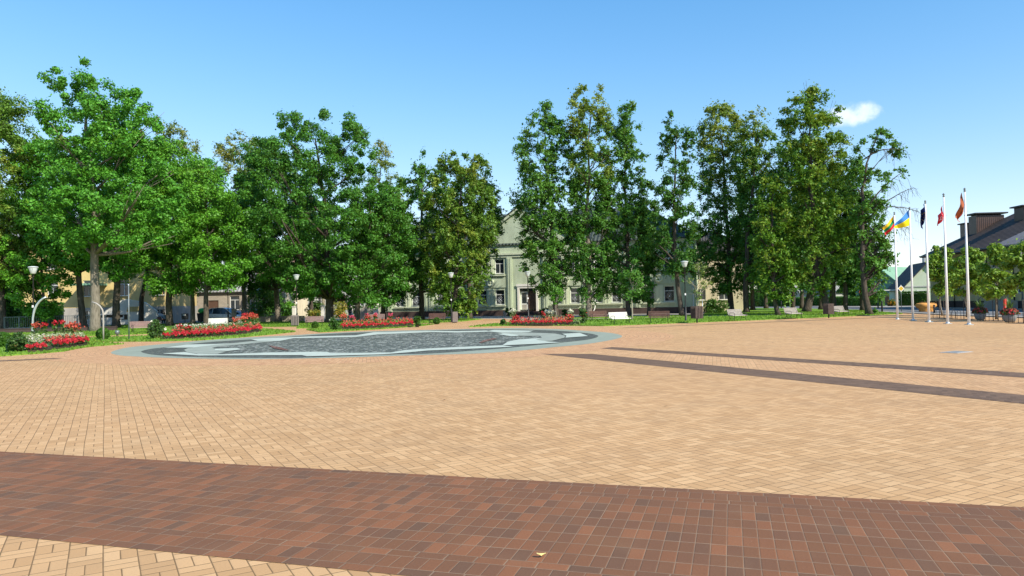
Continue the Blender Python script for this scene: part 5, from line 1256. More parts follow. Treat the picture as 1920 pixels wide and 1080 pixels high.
bin_('grey slatted bin beside the lamp under the yellowing linden', 852.5, 605.5, 'bingrey', False, .22, .06, .95)
bin_('grey slatted bin between the scarlet bed and the white bench', 447, 611, 'bingrey', False, .26, .06, .85)
bi = bin_('dark slatted bin on a post right of the lone lamp', 1307, 606, 'binwood', True, .30, .30, 1.15)
q = MB(); q.tube([(.34, .2, .3), (.34, .2, 1.5), (.34, -.2, 1.5), (.34, -.2, .3)], .022, 6); q.build('hoop', M['steel'], bi)
bin_('dark slatted bin beside the rightmost grey bench', 1554, 597, 'binwood', True, .27, .30, 1.1)
r = thing('litter_bin', 'black litter bin on a thin post before the stone house', 'litter bin', gp(347, 606), 0, 'litter bins round the plaza')
q = MB(); q.box(-.32, .32, -.2, .2, .45, 1.15); q.build('box', M['blackplastic'], r)
q = MB(); q.box(-.035, .035, -.035, .035, 0, .448); q.build('post', M['iron'], r)
q = MB(); q.box(-.18, .18, -.215, -.202, .92, 1.08); q.build('notice_plate', M['signwhite'], r)
p = at(379, 560, 88); p.z = 0
r = thing('wheelie_bin', 'dark wheeled bin with a bright green bulging lid behind the maple trunks', 'waste bin', p, 0)
q = MB(); q.add([(-.38, -.38, .1), (.38, -.38, .1), (.38, .38, .1), (-.38, .38, .1), (-.48, -.46, 1.15), (.48, -.46, 1.15), (.48, .46, 1.15), (-.48, .46, 1.15)], [(3, 2, 1, 0), (4, 5, 6, 7), (0, 1, 5, 4), (1, 2, 6, 5), (2, 3, 7, 6), (3, 0, 4, 7)]); q.build('body', M['blackplastic'], r)
q = MB(); q.blob((0, 0, 1.42), (.5, .46, .34), 12, 8, .06); q.build('lid', M['greenbag'], r)
for sx in (-.3, .3):
    q = MB(); q.tube([(sx - .04, .3, .12), (sx + .04, .3, .12)], .12, 12); q.build('wheel', M['tyre'], r)

# curved pipes of the left flower garden
r = thing('curved_arch', 'white curved pipe like a cane bending right behind the left flower bed', 'sculpture', gp(60, 641))
q = MB(); pa = [(0, 0, 0)] + [(0.0 + .02 * i, 0, .45 * i) for i in range(1, 4)] + [(.08 + 1.05 * (1 - math.cos(a)), 0, 1.35 + 1.25 * math.sin(a)) for a in [R(v) for v in (12, 25, 38, 50, 62, 72)]]
q.tube(pa, [.05] * 4 + [.055, .06, .06, .055, .05, .042], 12); q.build('pipe', M['steel'], r)
q = MB(); q.lathe([(.12, 0), (.12, .04), (.08, .06)], 12); q.build('base_plate', M['iron'], r)
r = thing('curved_arch', 'thin grey brown pipe bending left beside the clipped box ball', 'sculpture', gp(194, 638.5))
q = MB(); pa = [(0, 0, 0), (0, 0, .8), (0, 0, 1.5)] + [(-.75 * (1 - math.cos(a)), 0, 1.5 + .7 * math.sin(a)) for a in [R(v) for v in (20, 40, 60, 80)]]
q.tube(pa, .045, 10); q.build('pipe', M['concrete'], r)
q = MB(); q.lathe([(.10, 0), (.10, .03), (.05, .05)], 10); q.build('base_plate', M['iron'], r)
r = thing('slim_pole', 'slim straight grey green pole on the left lawn edge', 'pole', gp(242, 637.5))
q = MB(); q.tube([(0, 0, 0), (0, 0, 3.1)], [.04, .03], 8); q.build('shaft', M['greyiron'], r)
q = MB(); q.blob((0, 0, 3.12), (.045, .045, .05), 8, 6); q.build('cap', M['steel'], r)
r = thing('ground_spotlight', 'small dark spotlight on the left lawn between ball and bench', 'spotlight', gp(220, 632))
q = MB(); q.lathe([(.07, 0), (.07, .18), (.12, .2), (.13, .42), (.0, .43)], 10); q.build('body', M['greyiron'], r)
q = MB(); q.tube([(-.16, 0, .1), (-.16, 0, .3), (.16, 0, .3), (.16, 0, .1)], .014, 5); q.build('bracket', M['iron'], r)
# terrace fence and trestle at the left
r = thing('terrace_fence', 'grey metal terrace fence behind the left flower bed', 'fence', gp(8, 621), math.atan2(1.5, 8))
q = MB()
for z in (.25, 1.25): q.box(0, 8.6, -.02, .02, z, z + .045)
q.build('rails', M['greyiron'], r)
for i in range(8):
    q = MB(); q.box(i * 1.22 - .03, i * 1.22 + .03, -.03, .03, 0, 1.3); q.build('post', M['greyiron'], r)
q = MB()
for i in range(56): q.box(.08 + i * .152, .10 + i * .152, -.01, .01, .296, 1.249)
q.build('bars', M['greyiron'], r)
r = thing('terrace_wall', 'low dark wall running under the terrace fence', 'wall', gp(6, 626), math.atan2(1.2, 8))
q = MB(); q.box(-14, 8.4, 0, .35, 0, .34); q.box(-14.02, 8.42, -.03, .38, .342, .40); q.build('masonry', M['plinth'], r)
r = thing('trestle_table', 'dark wooden picnic table before the white ramp', 'table', gp(208, 612.5), R(8))
q = MB(); q.box(-1.25, 1.05, -.4, .4, .95, 1.25); q.build('tabletop', M['binwood'], r)
for sx in (-1.0, .8):
    q = MB(); q.bar((sx, -.45, 0), (sx, .05, .948), .07, .09); q.bar((sx, .45, 0), (sx, -.05, .945), .07, .09, (0, 1, 0)); q.build('leg', M['binwood'], r)
q = MB(); q.box(1.052, 1.5, -.4, .4, .70, .76); q.box(1.052, 1.5, -.4, .4, 1.18, 1.25); q.box(1.44, 1.5, -.4, .4, .762, 1.178); q.build('end_frame', M['binwood'], r)

# right side: flagpoles, flags, bowls, guards, signs
def flagpole(label, x, y):
    r = thing('flagpole', label, 'flagpole', gp(x, y), 0, 'white flagpoles on the plaza')
    q = MB(); q.tube([(0, 0, .06), (0, 0, 3.4), (0, 0, 7.2)], [.075, .062, .038], 12); q.build('pole', M['polewhite'], r)
    q = MB(); q.lathe([(.0, 7.19), (.05, 7.2), (.06, 7.26), (.03, 7.30), (.07, 7.34), (.03, 7.40), (0, 7.42)], 10); q.build('finial', M['greyiron'], r)
    q = MB(); q.box(-.16, .16, -.16, .16, .0, .03); q.lathe([(.11, .031), (.11, .07), (.08, .10)], 12); q.build('base_plate', M['steel'], r)
    q = MB(); q.tube([(-.16, 0, 6.15), (.16, 0, 6.15)], .012, 6); q.tube([(0, -.05, 1.3), (0, -.05, 1.42)], .018, 6); q.build('halyard_fittings', M['steel'], r)
    return r
FP = [('white flagpole flying the yellow green red flag, furthest of the five', 1683, 599), ('white flagpole flying the blue and yellow flag', 1712, 601), ('white flagpole with the navy flag, middle of the five', 1742, 604), ('white flagpole with the hanging red flag', 1777, 607), ('white flagpole with the orange brown flag, nearest and tallest looking', 1817, 609)]
for f in FP: flagpole(*f)
def flag(label, pole, ht, hb, ft, fb, stripes_, marks=(), fold=.10, phase=0):
    """cloth hanging from its pole; corners hoist top/bottom, fly top/bottom; folds swing to and fro"""
    b = gp(*FP[pole][1:]); Y = b.y
    r = thing('flag', label, 'flag', b, 0, 'flags on the white flagpoles')
    c = [at(*p, Y) - b for p in (ht, hb, ft, fb)]
    def pt(s, t, off=0):                              # s along the fly, t down the hoist
        p = c[0].lerp(c[1], t).lerp(c[2].lerp(c[3], t), s)
        w_ = fold * s ** .6 * math.sin(s * 7.5 + t * 2.2 + phase) + fold * .5 * math.sin(s * 3 + t * 5 + phase)
        return Vector((p.x + w_ * .25, p.y + w_ * 1.6 + off + .02 * t, p.z - .10 * math.sin(s * math.pi) * 0.5))
    for nm, mt, t0, t1 in stripes_:
        q = MB(); ns, n_t = 16, 6; vs = [pt(i / ns, t0 + (t1 - t0) * j / n_t) for j in range(n_t + 1) for i in range(ns + 1)]
        fs = [(j * (ns + 1) + i, j * (ns + 1) + i + 1, (j + 1) * (ns + 1) + i + 1, (j + 1) * (ns + 1) + i) for j in range(n_t) for i in range(ns)]
        k = len(vs); q.add(vs + [v + Vector((0, .004, 0)) for v in vs], fs + [tuple(a + k for a in reversed(f)) for f in fs], True); q.build(nm, M[mt], r)
    for nm, mt, s, t, rs, rt, sh_ in marks:
        q = MB(); n = 10 if sh_ == 'star' else 12
        for off in (-.012, .016):
            v = []
            for i in range(n):
                a = 2 * math.pi * i / n + math.pi / 2; k = (1 if i % 2 == 0 else .42) if sh_ == 'star' else (1 if sh_ == 'disc' else (1, .7, 1.05, .6, .95, .75)[i % 6])
                v.append(pt(s + rs * k * math.cos(a), t - rt * k * math.sin(a), off))
            q.add(v, [tuple(range(n))])
        q.build(nm, M[mt], r)
flag('yellow green and red striped flag with its fly blown left', 0, (1675.9, 404), (1676.8, 425), (1655.5, 427), (1661, 441), [('yellow_stripe', 'f_yellow', 0, .333), ('green_stripe', 'f_green', .333, .667), ('red_stripe', 'f_red', .667, 1)], fold=.07)
flag('blue over yellow flag spread to the left', 1, (1704.6, 393), (1705, 423), (1678, 419.5), (1676.5, 428), [('blue_stripe', 'f_blue', 0, .5), ('yellow_stripe', 'f_uyellow', .5, 1)], fold=.07, phase=1)
flag('folded navy flag with small pale stars', 2, (1733.6, 381), (1734.4, 416), (1725.5, 396), (1727, 431), [('navy_cloth', 'f_navy', 0, 1)], [('star', 'f_gold', .55 + .28 * math.cos(a), .5 + .2 * math.sin(a), .06, .035, 'star') for a in [R(v) for v in range(0, 360, 30)]], fold=.16, phase=2)
flag('folded red flag with a white figure', 3, (1767.8, 385), (1768.6, 410), (1760.5, 404), (1758.8, 424), [('red_cloth', 'f_lred', 0, 1)], [('white_figure', 'f_white', .48, .52, .26, .24, 'blot'), ('white_figure', 'f_white', .3, .72, .12, .12, 'blot')], fold=.13, phase=.5)
flag('folded orange brown flag with a dark emblem and pale fringe', 4, (1805, 360), (1807, 396), (1791.5, 408), (1797, 417.5), [('orange_cloth', 'f_orange', 0, 1)], [('dark_emblem', 'f_dark', .36, .62, .17, .20, 'blot'), ('red_emblem', 'f_lred', .40, .86, .08, .07, 'blot')], fold=.14, phase=1.4)

def bowl(label, x, y, wpx):
    b = gp(x, y); s = b.y / FPX; R_ = wpx * s / 2
    r = thing('flower_bowl', label, 'planter', b, 0, 'grey flower bowls at the street corner')
    q = MB(); q.lathe([(R_ * .5, 0), (R_ * .72, .06), (R_ * .95, .25), (R_, .42), (R_ * .96, .44), (R_ * .8, .40)], 20); q.build('bowl', M['greybowl'], r)
    n = 1300; d = rng.normal(size=(n, 3)); d /= np.linalg.norm(d, axis=1, keepdims=True); d[:, 2] = np.abs(d[:, 2]) * .8 - .15
    P_ = d * np.array([R_ * 1.25, R_ * 1.2, .42]) * rng.uniform(.5, 1.05, (n, 1)) + np.array([0, 0, .52])
    leaf_mesh('foliage', P_, d + rng.normal(size=d.shape) * .6, .11, .07, M['rose'], r)
    k = 300; leaf_mesh('red_flowers', P_[:k] * np.array([1.05, 1.05, 1.04]), d[:k] + rng.normal(size=(k, 3)) * .4, .10, .09, M['red'], r)
    k2 = slice(300, 620); leaf_mesh('dark_foliage', P_[k2] * 1.03, d[k2] + rng.normal(size=(320, 3)) * .4, .14, .08, M['burgundy'], r)
    k3 = slice(620, 690); leaf_mesh('pale_flowers', P_[k3] * 1.05, d[k3], .09, .08, M['salmon'], r)
    q = MB()
    for i in range(26):
        a = random.uniform(0, 6.28); l = random.uniform(.6, 1.0); ti = random.uniform(.15, .7)
        e = Vector((math.cos(a) * l * ti, math.sin(a) * l * ti, .6 + l * (1 - ti * .55)))
        md = Vector((e.x * .45, e.y * .45, .6 + (e.z - .6) * .68)); sd = Vector((-math.sin(a), math.cos(a), 0)) * .03
        b0 = Vector((e.x * .05, e.y * .05, .55)); q.add([b0 - sd * .6, b0 + sd * .6, md + sd, md - sd, e], [(0, 1, 2, 3), (3, 2, 4)])
    q.build('spiky_leaves', M['rose'], r)
bowl('grey stone bowl of red flowers with a spiky plant, left of the pair', 1838, 600.5, 20)
bowl('grey stone bowl of dark red flowers before the red post, right of the pair', 1893, 604.5, 24)
def guard(label, x, y):
    r = thing('tree_guard', label, 'tree guard', gp(x, y), R(30), 'black hoop tree guards')
    for i, (cx, cy, rz_) in enumerate(((.0, -.62, 0), (.62, 0, 90), (0, .62, 0), (-.62, 0, 90))):
        for o_ in (-.3, .3) if i % 2 == 0 else ():
            q = MB(); pa = [(-.22, 0, 0), (-.22, 0, .42), (-.15, 0, .55), (0, 0, .62), (.15, 0, .55), (.22, 0, .42), (.22, 0, 0)]
            c_, s_ = math.cos(R(rz_)), math.sin(R(rz_)); pa = [(cx + (p_[0] + o_) * c_, cy + (p_[0] + o_) * s_, p_[2]) for p_ in pa]
            q.tube(pa, .012, 6); q.build('hoop', M['iron'], r)
    q = MB(); q.box(-.7, .7, -.7, .7, 0, .012); q.build('grate', M['iron'], r)
    for sx in (-.28, .28):
        q = MB(); q.tube([(sx, 0, .013), (sx, 0, 1.3)], .022, 6); q.build('stake', M['bark'], r)
guard('black hoop guard round the leftmost young street tree', 1766, 597)
guard('black hoop guard between the two rightmost flagpoles', 1812, 599)
guard('black hoop guard between the two flower bowls', 1867, 602)
guard('black hoop guard cut by the right frame edge', 1924, 606)
r = thing('road_sign', 'yellow diamond priority sign on a thin pole between the flagpoles', 'road sign', at(1690, 560, 72), 0); r.location.z = 0
zc_ = at(1690, 541, 72).z
q = MB(); q.tube([(0, .03, 0), (0, .03, zc_ + .4)], .03, 8); q.build('post', M['greyiron'], r)
q = MB(); d_ = .34; q.prismy([(-d_, zc_), (0, zc_ - d_), (d_, zc_), (0, zc_ + d_)], -.02, -.003); q.build('white_border', M['signwhite'], r)
q = MB(); d_ = .25; q.prismy([(-d_, zc_), (0, zc_ - d_), (d_, zc_), (0, zc_ + d_)], -.028, -.0205); q.build('yellow_face', M['yellowsign'], r)
r = thing('road_sign', 'small round red and white sign behind the slim tree trunks', 'road sign', at(1616, 560, 86), 0); r.location.z = 0
def disc(q, rad, z, y0, y1, n=18): q.prismy([(rad * math.cos(2 * math.pi * i / n), z + rad * math.sin(2 * math.pi * i / n)) for i in range(n)], y0, y1)
q = MB(); disc(q, .3, 2.1, -.02, -.003); q.build('red_rim', M['signred'], r)
q = MB(); disc(q, .2, 2.1, -.028, -.0205); q.build('white_face', M['signwhite'], r)
q = MB(); q.tube([(0, .03, 0), (0, .03, 2.4)], .03, 8); q.build('post', M['greyiron'], r)
for lab, x, Y_, h_, rad_, mt in (('tall grey street light pole beside the green roofed house', 1646, 93, 8.0, .09, 'greyiron'), ('tall pale street light pole among the right trees', 1566, 92, 8.0, .10, 'steel'), ('slim grey street pole left of the leaning trunks', 1582, 100, 7.5, .06, 'greyiron'), ('slim green street pole at the right frame edge', 1917, 66, 6.4, .07, 'greyiron'), ('slim pale pole far back on the right lawn', 1481, 104, 6.5, .07, 'steel')):
    p = at(x, 560, Y_); p.z = 0
    r = thing('light_pole', lab, 'lamp post', p, 0, 'street light poles')
    q = MB(); q.tube([(0, 0, 0), (0, 0, h_ * .5), (0, 0, h_)], [rad_, rad_ * .8, rad_ * .6], 10); q.build('pole', M[mt], r)
    q = MB(); q.tube([(0, 0, h_), (.25, -.3, h_ + .22), (.6, -.75, h_ + .25)], .035, 6); q.build('arm', M[mt], r)
    q = MB(); q.blob((.72, -.9, h_ + .24), (.16, .28, .07), 10, 6); q.build('lamp_head', M['greyiron'], r)
for lab, x, y, h_ in (('dark bollard near the road left of the flagpoles', 1654, 586, 1.15), ('thin dark bollard at the left end of the road', 1465, 578.6, 1.1), ('short dark bollard by the kerb behind the leftmost street tree', 1752, 588.4, .8)):
    r = thing('bollard', lab, 'bollard', gp(x, y), 0, 'dark bollards along the road')
    q = MB(); q.lathe([(.08, 0), (.08, h_ * .8), (.06, h_ * .83), (.075, h_ * .86), (.075, h_ * .96), (0, h_)], 10); q.build('shaft', M['iron'], r)
    q = MB(); q.lathe([(.12, 0), (.12, .04), (.085, .05)], 10); q.build('foot', M['greyiron'], r)
r = thing('red_post', 'red post with a sloped top behind the right flower bowl', 'post', at(1885, 560, 50), R(10)); r.location.z = 0
q = MB(); q.prismy([(-.11, 0), (.13, 0), (.13, 1.0), (.02, 1.28), (-.11, 1.2)], -.06, .06); q.build('panel', M['redpaint'], r)
q = MB(); q.box(-.16, .18, -.12, .12, 0, .05); q.build('foot', M['iron'], r)
# orange shell planter
b = gp(1737, 584.5); r = thing('orange_planter', 'orange trough planter shaped like a boulder beside the road', 'planter', b, R(6))
q = MB(); n = 20; prof = [(.62, 0), (.66, .05), (.70, .32), (.82, .40), (1.0, .58), (.98, .72), (.84, .84), (.78, .80)]; vs = []; fs = []
for i, (rr_, z) in enumerate(prof):
    for k in range(n):
        a = 2 * math.pi * k / n; wv = 1 + .06 * math.sin(3 * a + 1) + .04 * math.sin(5 * a) * (i / 7)
        vs.append((1.06 * rr_ * wv * math.cos(a),   .62 * rr_ * wv * math.sin(a), z * (1 + .05 * math.sin(2 * a))))
for i in range(len(prof) - 1):
    for k in range(n): fs.append((i * n + k, i * n + (k + 1) % n, (i + 1) * n + (k + 1) % n, (i + 1) * n + k))
q.add(vs, fs, True); q.build('shell', M['orange'], r)
q = MB(); q.add([(.80 * math.cos(2 * math.pi * k / n), .46 * math.sin(2 * math.pi * k / n), .78) for k in range(n)], [tuple(range(n))]); q.build('soil', M['soil'], r)
P_ = np.stack([rng.normal(size=120) * .4, rng.normal(size=120) * .2, rng.uniform(.78, 1.0, 120)], 1); leaf_mesh('seedlings', P_, rng.normal(size=P_.shape) + np.array([0, 0, .8]), .12, .07, M['burgundy'], r)

# ------------------------------------------------------------------ cars
def car(label, p, rz, paint, L_=4.5, W_=1.8, Hh=1.68, kind='van'):
    r = thing('parked_car', label, 'car', p, rz, 'cars parked in the back street')
    k = L_ / 4.5
    # stations along x: (x, half width, sill, belt) lower body
    st_ = [(-2.22, .70, .50, .86), (-2.10, .84, .30, 1.00), (-1.6, .89, .22, 1.02), (-.8, .90, .20, 1.00), (0, .90, .20, .98), (.8, .90, .20, .95), (1.25, .89, .22, .92), (1.75, .87, .24, .82), (2.10, .78, .28, .68), (2.24, .60, .36, .58)]
    vs = []; fs = []; ring = 10
    for x, hw_, s0, bt in st_:
        prof = [(-hw_ * .86, s0), (-hw_ * .99, s0 + .12), (-hw_, (s0 + bt) / 2), (-hw_ * .97, bt - .03), (-hw_ * .88, bt), (hw_ * .88, bt), (hw_ * .97, bt - .03), (hw_, (s0 + bt) / 2), (hw_ * .99, s0 + .12), (hw_ * .86, s0)]
        vs += [(x * k, y * W_ / 1.8, z * Hh / 1.68) for y, z in prof]
    for i in range(len(st_) - 1):
        for j in range(ring): fs.append((i * ring + j, i * ring + (j + 1) % ring, (i + 1) * ring + (j + 1) % ring, (i + 1) * ring + j))
    fs += [tuple(range(ring)), tuple(reversed(range((len(st_) - 1) * ring, len(st_) * ring)))]
    # flip to outward
    q = MB(); q.add(vs, [tuple(reversed(f)) for f in fs], False)
    # roof skin and pillars
    gx = [(-2.02, .90), (-1.70, 1.50), (-1.25, 1.64), (-.3, 1.68), (.35, 1.64), (.75, 1.50), (1.55, .90)]
    if kind != 'van': gx = [(-1.9, .95), (-1.35, 1.32), (-.7, 1.44), (-.1, 1.44), (.3, 1.40), (.6, 1.30), (1.3, .90)]
    def gw(z): return (.86 - (z - .9) * .22) * W_ / 1.8
    sc = lambda x, z: (x * k, z * Hh / 1.68)
    rv = []; rf = []
    up = [g_ for g_ in gx]
    for x, z in up:
        X_, Z_ = sc(x, z); w2 = gw(z); rv += [(X_, -w2, Z_), (X_, -w2 * .5, Z_ + .035), (X_, w2 * .5, Z_ + .035), (X_, w2, Z_)]
    for i in range(1, len(up) - 2):
        for j in range(3): rf.append((i * 4 + j, (i + 1) * 4 + j, (i + 1) * 4 + j + 1, i * 4 + j + 1))
    q.add(rv, rf, False)
    for sg in (-1, 1):
        def sp(x, z): X_, Z_ = sc(x, z); return (X_, sg * (gw(z) + .006), Z_)
        q.bar(sp(gx[0][0], gx[0][1]), sp(gx[1][0] + .02, gx[1][1]), .05, .12); q.bar(sp(gx[-1][0], gx[-1][1]), sp(gx[-2][0], gx[-2][1]), .05, .08)
        q.bar(sp(.10, .95), sp(-.02, gx[3][1] - .05), .04, .09); q.bar(sp(-1.05, .98), sp(-1.0, gx[2][1] - .03), .04, .09)
        for i in range(1, len(gx) - 2): q.bar(sp(*gx[i]), sp(*gx[i + 1]), .05, .07)
        q.bar((sc(.95, 1.0)[0], sg * W_ * .50, sc(0, 1.02)[1]), (sc(.80, 1.0)[0], sg * (W_ * .5 + .14), sc(0, 1.06)[1]), .10, .12)
    q.build('body', M[paint], r)
    gl = MB(); gv = []
    for x, z in gx:
        X_, Z_ = sc(x, z); w2 = gw(z) - .004; gv += [(X_, -w2, Z_ - .012), (X_, w2, Z_ - .012)]
    n = len(gx); gl.add(gv, [(i * 2, i * 2 + 1, i * 2 + 3, i * 2 + 2) for i in range(n - 1)] + [tuple(i * 2 for i in range(n)), tuple(i * 2 + 1 for i in reversed(range(n)))]); gl.build('windows', M['carglass'], r)
    for x in (-1.36, 1.36):
        for sg in (-1, 1):
            w_ = MB(); yo = sg * W_ * .44
            w_.tube([(x * k, yo - .10, .32), (x * k, yo + .10, .32)], .32, 20); wo2 = w_.build('wheel', M['tyre'], r)
            q2 = MB(); q2.tube([(x * k, yo + sg * .09, .32), (x * k, yo + sg * .108, .32)], .21, 16)
            q2.build('rim', M['rim'], wo2)
            q2 = MB()
            for j in range(5):
                a = j * 2 * math.pi / 5; q2.bar((x * k, yo + sg * .114, .32), (x * k + .2 * math.cos(a), yo + sg * .114, .32 + .2 * math.sin(a)), .008, .05, (0, 1, 0))
            q2.build('spokes', M['blackplastic'], wo2)
    for sg in (-1, 1):
        q2 = MB(); q2.blob((2.08 * k, sg * W_ * .37, .63 * Hh / 1.68), (.16, .17, .08), 10, 6); q2.build('headlight', M['headlamp'], r)
        q2 = MB(); q2.blob((-2.12 * k, sg * W_ * .40, .86 * Hh / 1.68), (.08, .10, .15), 10, 6); q2.build('tail_light', M['signred'], r)
    q2 = MB(); q2.box(2.2 * k, 2.262 * k, -.5, .5, .36, .46); q2.build('bumper_grille', M['blackplastic'], r)
    q2 = MB(); q2.box(2.263 * k, 2.275 * k, -.26, .26, .47, .57); q2.build('number_plate', M['signwhite'], r)
    for sg in (-1, 1):
        q2 = MB(); q2.bar((.2 * k, sg * (W_ * .5 + .006), .86), (.42 * k, sg * (W_ * .5 + .006), .86), .02, .035); q2.bar((-.8 * k, sg * (W_ * .5 + .006), .87), (-.58 * k, sg * (W_ * .5 + .006), .87), .02, .035); q2.build('door_handles', M['blackplastic'], r)
    return r
p = at(420, 560, 88); p.z = .01
car('silver grey people carrier parked across behind the left white bench', p, R(-9), 'carsilver', 4.5, 1.85, 1.74)
p = at(445, 560, 97); p.z = .01
car('dark blue car parked behind the front of the silver one', p, R(-20), 'carblue', 4.3, 1.75, 1.5, 'sedan')

# ------------------------------------------------------------------ people
def skinned(name, parent, mt, nodes, edges, sub=2):
    me = bpy.data.meshes.new(name); me.from_pydata([n[0] for n in nodes], edges, []); me.materials.append(mt)
    o = bpy.data.objects.new(name, me); col.objects.link(o); o.parent = parent
    md = o.modifiers.new('skin', 'SKIN'); md.use_smooth_shade = True
    if not me.skin_vertices: 
        bpy.context.view_layer.objects.active = o; o.data.skin_vertices  # layer is made with the modifier
    for i, n in enumerate(nodes):
        sv = me.skin_vertices[0].data[i]; sv.radius = (n[1], n[2] if len(n) > 2 else n[1]); sv.use_root = (i == 0)
    o.modifiers.new('sub', 'SUBSURF').levels = sub; o.modifiers['sub'].render_levels = sub; return o
def person(label, p, rz, pose, top, legs):
    r = thing('person', label, 'person', p, rz)
    if pose == 'stand':   # walking away, one foot ahead
        hip, kn, an, toe = [(-.09, 0, .88), (.09, 0, .88)], [(-.10, -.06, .48), (.10, .10, .48)], [(-.10, .10, .07), (.10, .14, .07)], [(-.11, -.06, .04), (.11, -.02, .04)]
        pel, ch, nk, hd = (0, 0, .93), (0, .02, 1.30), (0, .01, 1.46), (0, -.01, 1.60)
        el, wr, hn = [(-.27, .05, 1.10), (.27, .04, 1.10)], [(-.25, -.10, .90), (.26, -.08, .88)], [(-.24, -.14, .80), (.26, -.11, .78)]
    else:                 # seated, leaning slightly forward
        hip, kn, an, toe = [(-.10, .0, .52), (.10, .0, .52)], [(-.12, -.44, .52), (.12, -.44, .53)], [(-.12, -.46, .08), (.12, -.42, .08)], [(-.12, -.62, .05), (.12, -.58, .05)]
        pel, ch, nk, hd = (0, .02, .56), (0, .0, .92), (0, -.04, 1.08), (0, -.07, 1.22)
        el, wr, hn = [(-.26, -.06, .74), (.26, -.06, .74)], [(-.16, -.28, .64), (.16, -.28, .64)], [(-.09, -.35, .60), (.09, -.36, .60)]
    sh = [(-.17, ch[1], ch[2] + .09), (.17, ch[1], ch[2] + .09)]
    N = [(pel, .13, .10), ((pel[0], pel[1], (pel[2] + ch[2]) / 2), .125, .09), (ch, .15, .10), (nk, .05), ((hd[0], hd[1], hd[2] - .05), .065), (hd, .085, .10), ((hd[0], hd[1], hd[2] + .09), .06)]
    E_ = [(0, 1), (1, 2), (2, 3), (3, 4), (4, 5), (5, 6)]
    for s in (0, 1):
        b0 = len(N); N += [(sh[s], .06), (el[s], .042), (wr[s], .03), (hn[s], .035, .02)]; E_ += [(2, b0), (b0, b0 + 1), (b0 + 1, b0 + 2), (b0 + 2, b0 + 3)]
        for f in range(4):
            d = Vector(hn[s]) - Vector(wr[s]); d.normalize(); sd = d.orthogonal().normalized(); base_ = Vector(hn[s]) + sd * (f - 1.5) * .018; i0 = len(N)
            ln = (.06, .07, .066, .05)[f]; N += [(tuple(base_ + d * ln * .55), .009), (tuple(base_ + d * ln + Vector((0, -.012, 0))), .007)]; E_ += [(b0 + 3, i0), (i0, i0 + 1)]
        i0 = len(N); tq = Vector(wr[s]).lerp(Vector(hn[s]), .5); N += [(tuple(tq + Vector((.03 if s == 0 else -.03, -.025, -.02))), .010), (tuple(tq + Vector((.035 if s == 0 else -.035, -.04, -.06))), .008)]; E_ += [(b0 + 3, i0), (i0, i0 + 1)]
        b1 = len(N); N += [(hip[s], .085), (kn[s], .058), (an[s], .038), (toe[s], .035, .025)]; E_ += [(0, b1), (b1, b1 + 1), (b1 + 1, b1 + 2), (b1 + 2, b1 + 3)]
    skinned('body', r, M['skin'], N, E_)
    J = [(pel, .17, .13), ((pel[0], pel[1], (pel[2] + ch[2]) / 2), .16, .125), (ch, .185, .13), ((nk[0], nk[1], nk[2] - .05), .07)]; JE = [(0, 1), (1, 2), (2, 3)]
    for s in (0, 1):
        b0 = len(J); J += [(sh[s], .085), (el[s], .062), (wr[s], .048)]; JE += [(2, b0), (b0, b0 + 1), (b0 + 1, b0 + 2)]
    skinned('jacket', r, M[top], J, JE)
    Q = [(pel, .15, .12)]; QE = []
    for s in (0, 1):
        b0 = len(Q); Q += [(hip[s], .105), (kn[s], .078), (tuple(Vector(an[s]) + Vector((0, 0, .03))), .06)]; QE += [(0, b0), (b0, b0 + 1), (b0 + 1, b0 + 2)]
    skinned('trousers', r, M[legs], Q, QE)
    q = MB(); q.blob((hd[0], hd[1] + .025, hd[2] + .045), (.105, .115, .115), 14, 9, .03); q.build('hair', M['hair'], r)
    for s in (0, 1):
        q = MB(); q.blob(((an[s][0] + toe[s][0]) / 2, (an[s][1] + toe[s][1]) / 2, .05), (.055, .13, .055), 10, 6); q.build('shoe', M['shoe'], r)
        q = MB(); q.blob((hd[0] + (-.088 if s == 0 else .088), hd[1] + .01, hd[2] + .01), (.018, .03, .04), 8, 5); q.build('ear', M['skin'], r)
        q = MB(); q.blob((hd[0] + (-.034 if s == 0 else .034), hd[1] - .088, hd[2] + .02), (.016, .012, .010), 8, 5); q.build('eye', M['headlamp'], r)
    q = MB(); q.blob((hd[0], hd[1] - .108, hd[2] - .012), (.016, .024, .03), 8, 5); q.build('nose', M['skin'], r)
    q = MB(); q.blob((hd[0], hd[1] - .086, hd[2] - .055), (.03, .012, .008), 8, 5); q.build('mouth', M['f_lred'], r)
    return r
p = at(656, 560, 88); p.z = .01
person('person in dark navy clothes walking away behind the big oak', p, R(170), 'stand', 'navy', 'jeans')
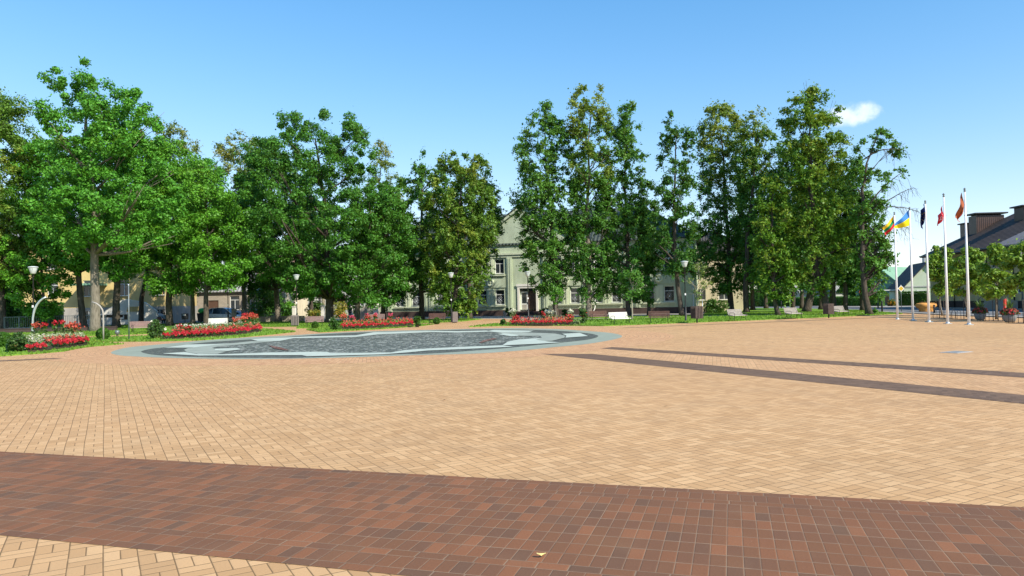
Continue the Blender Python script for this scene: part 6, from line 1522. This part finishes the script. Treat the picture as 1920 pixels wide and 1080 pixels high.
p = at(308, 560, 81.9); p.z = 0
person('person in a blue grey top sitting on the dark bench before the stone house', p, R(10), 'sit', 'bluetop', 'jeans')

# ------------------------------------------------------------------ dry leaves on the paving
for i in range(15):
    x, y = random.uniform(60, 1880), 0
    y = random.choice([random.uniform(660, 700), random.uniform(700, 830), random.uniform(830, 1000), random.uniform(626, 660)])
    if i < 5: x, y = [(440, 656), (268, 673), (485, 677), (1152, 642), (750, 671)][i]
    g_ = gp(x, y); q = MB(); n = 9; c_ = random.uniform(0, 6.28)
    v = []
    for k in range(n):
        a = 2 * math.pi * k / n; rr_ = .024 * (1 + .5 * math.cos(a)) * random.uniform(.8, 1.15); v.append((rr_ * math.cos(a + c_), rr_ * .8 * math.sin(a + c_), .006 + .010 * abs(math.sin(a * .5 + 1))))
    q.add(v + [(a_, b_, z_ - .002) for a_, b_, z_ in v], [tuple(range(n)), tuple(reversed(range(n, 2 * n)))])
    o = q.build('fallen_leaf', M['leafdry'], None); o.location = (g_.x, g_.y, .008); tag(o, 'small curled dry leaf lying loose on the tan paving', 'leaf', 'dry leaves scattered on the plaza')
g_ = gp(1015, 1047); q = MB(); n = 12; v = []
for k in range(n):
    a = 2 * math.pi * k / n; rr_ = .024 * (1 + .4 * math.cos(2 * a)); v.append((rr_ * math.cos(a), rr_ * .7 * math.sin(a), .012 + .014 * abs(math.cos(a))))
q.add(v + [(a_, b_, z_ - .002) for a_, b_, z_ in v], [tuple(range(n)), tuple(reversed(range(n, 2 * n)))])
o = q.build('fallen_leaf', M['leafyellow'], None); o.location = (g_.x, g_.y, .01); tag(o, 'pale yellow leaf lying on the red brown brick band', 'leaf')

r = thing('drain_cover', 'pale rectangular drain cover set in the paving at right', 'drain cover', gp(1793, 660.5), R(30)); r.location.z = .004
q = MB(); q.box(-.42, .42, -.26, .26, 0, .006); q.build('frame', M['kerb'], r)
q = MB()
for i in range(7): q.box(-.36 + i * .105, -.335 + i * .105, -.2, .2, .0065, .009)
q.build('slots', M['greyiron'], r)
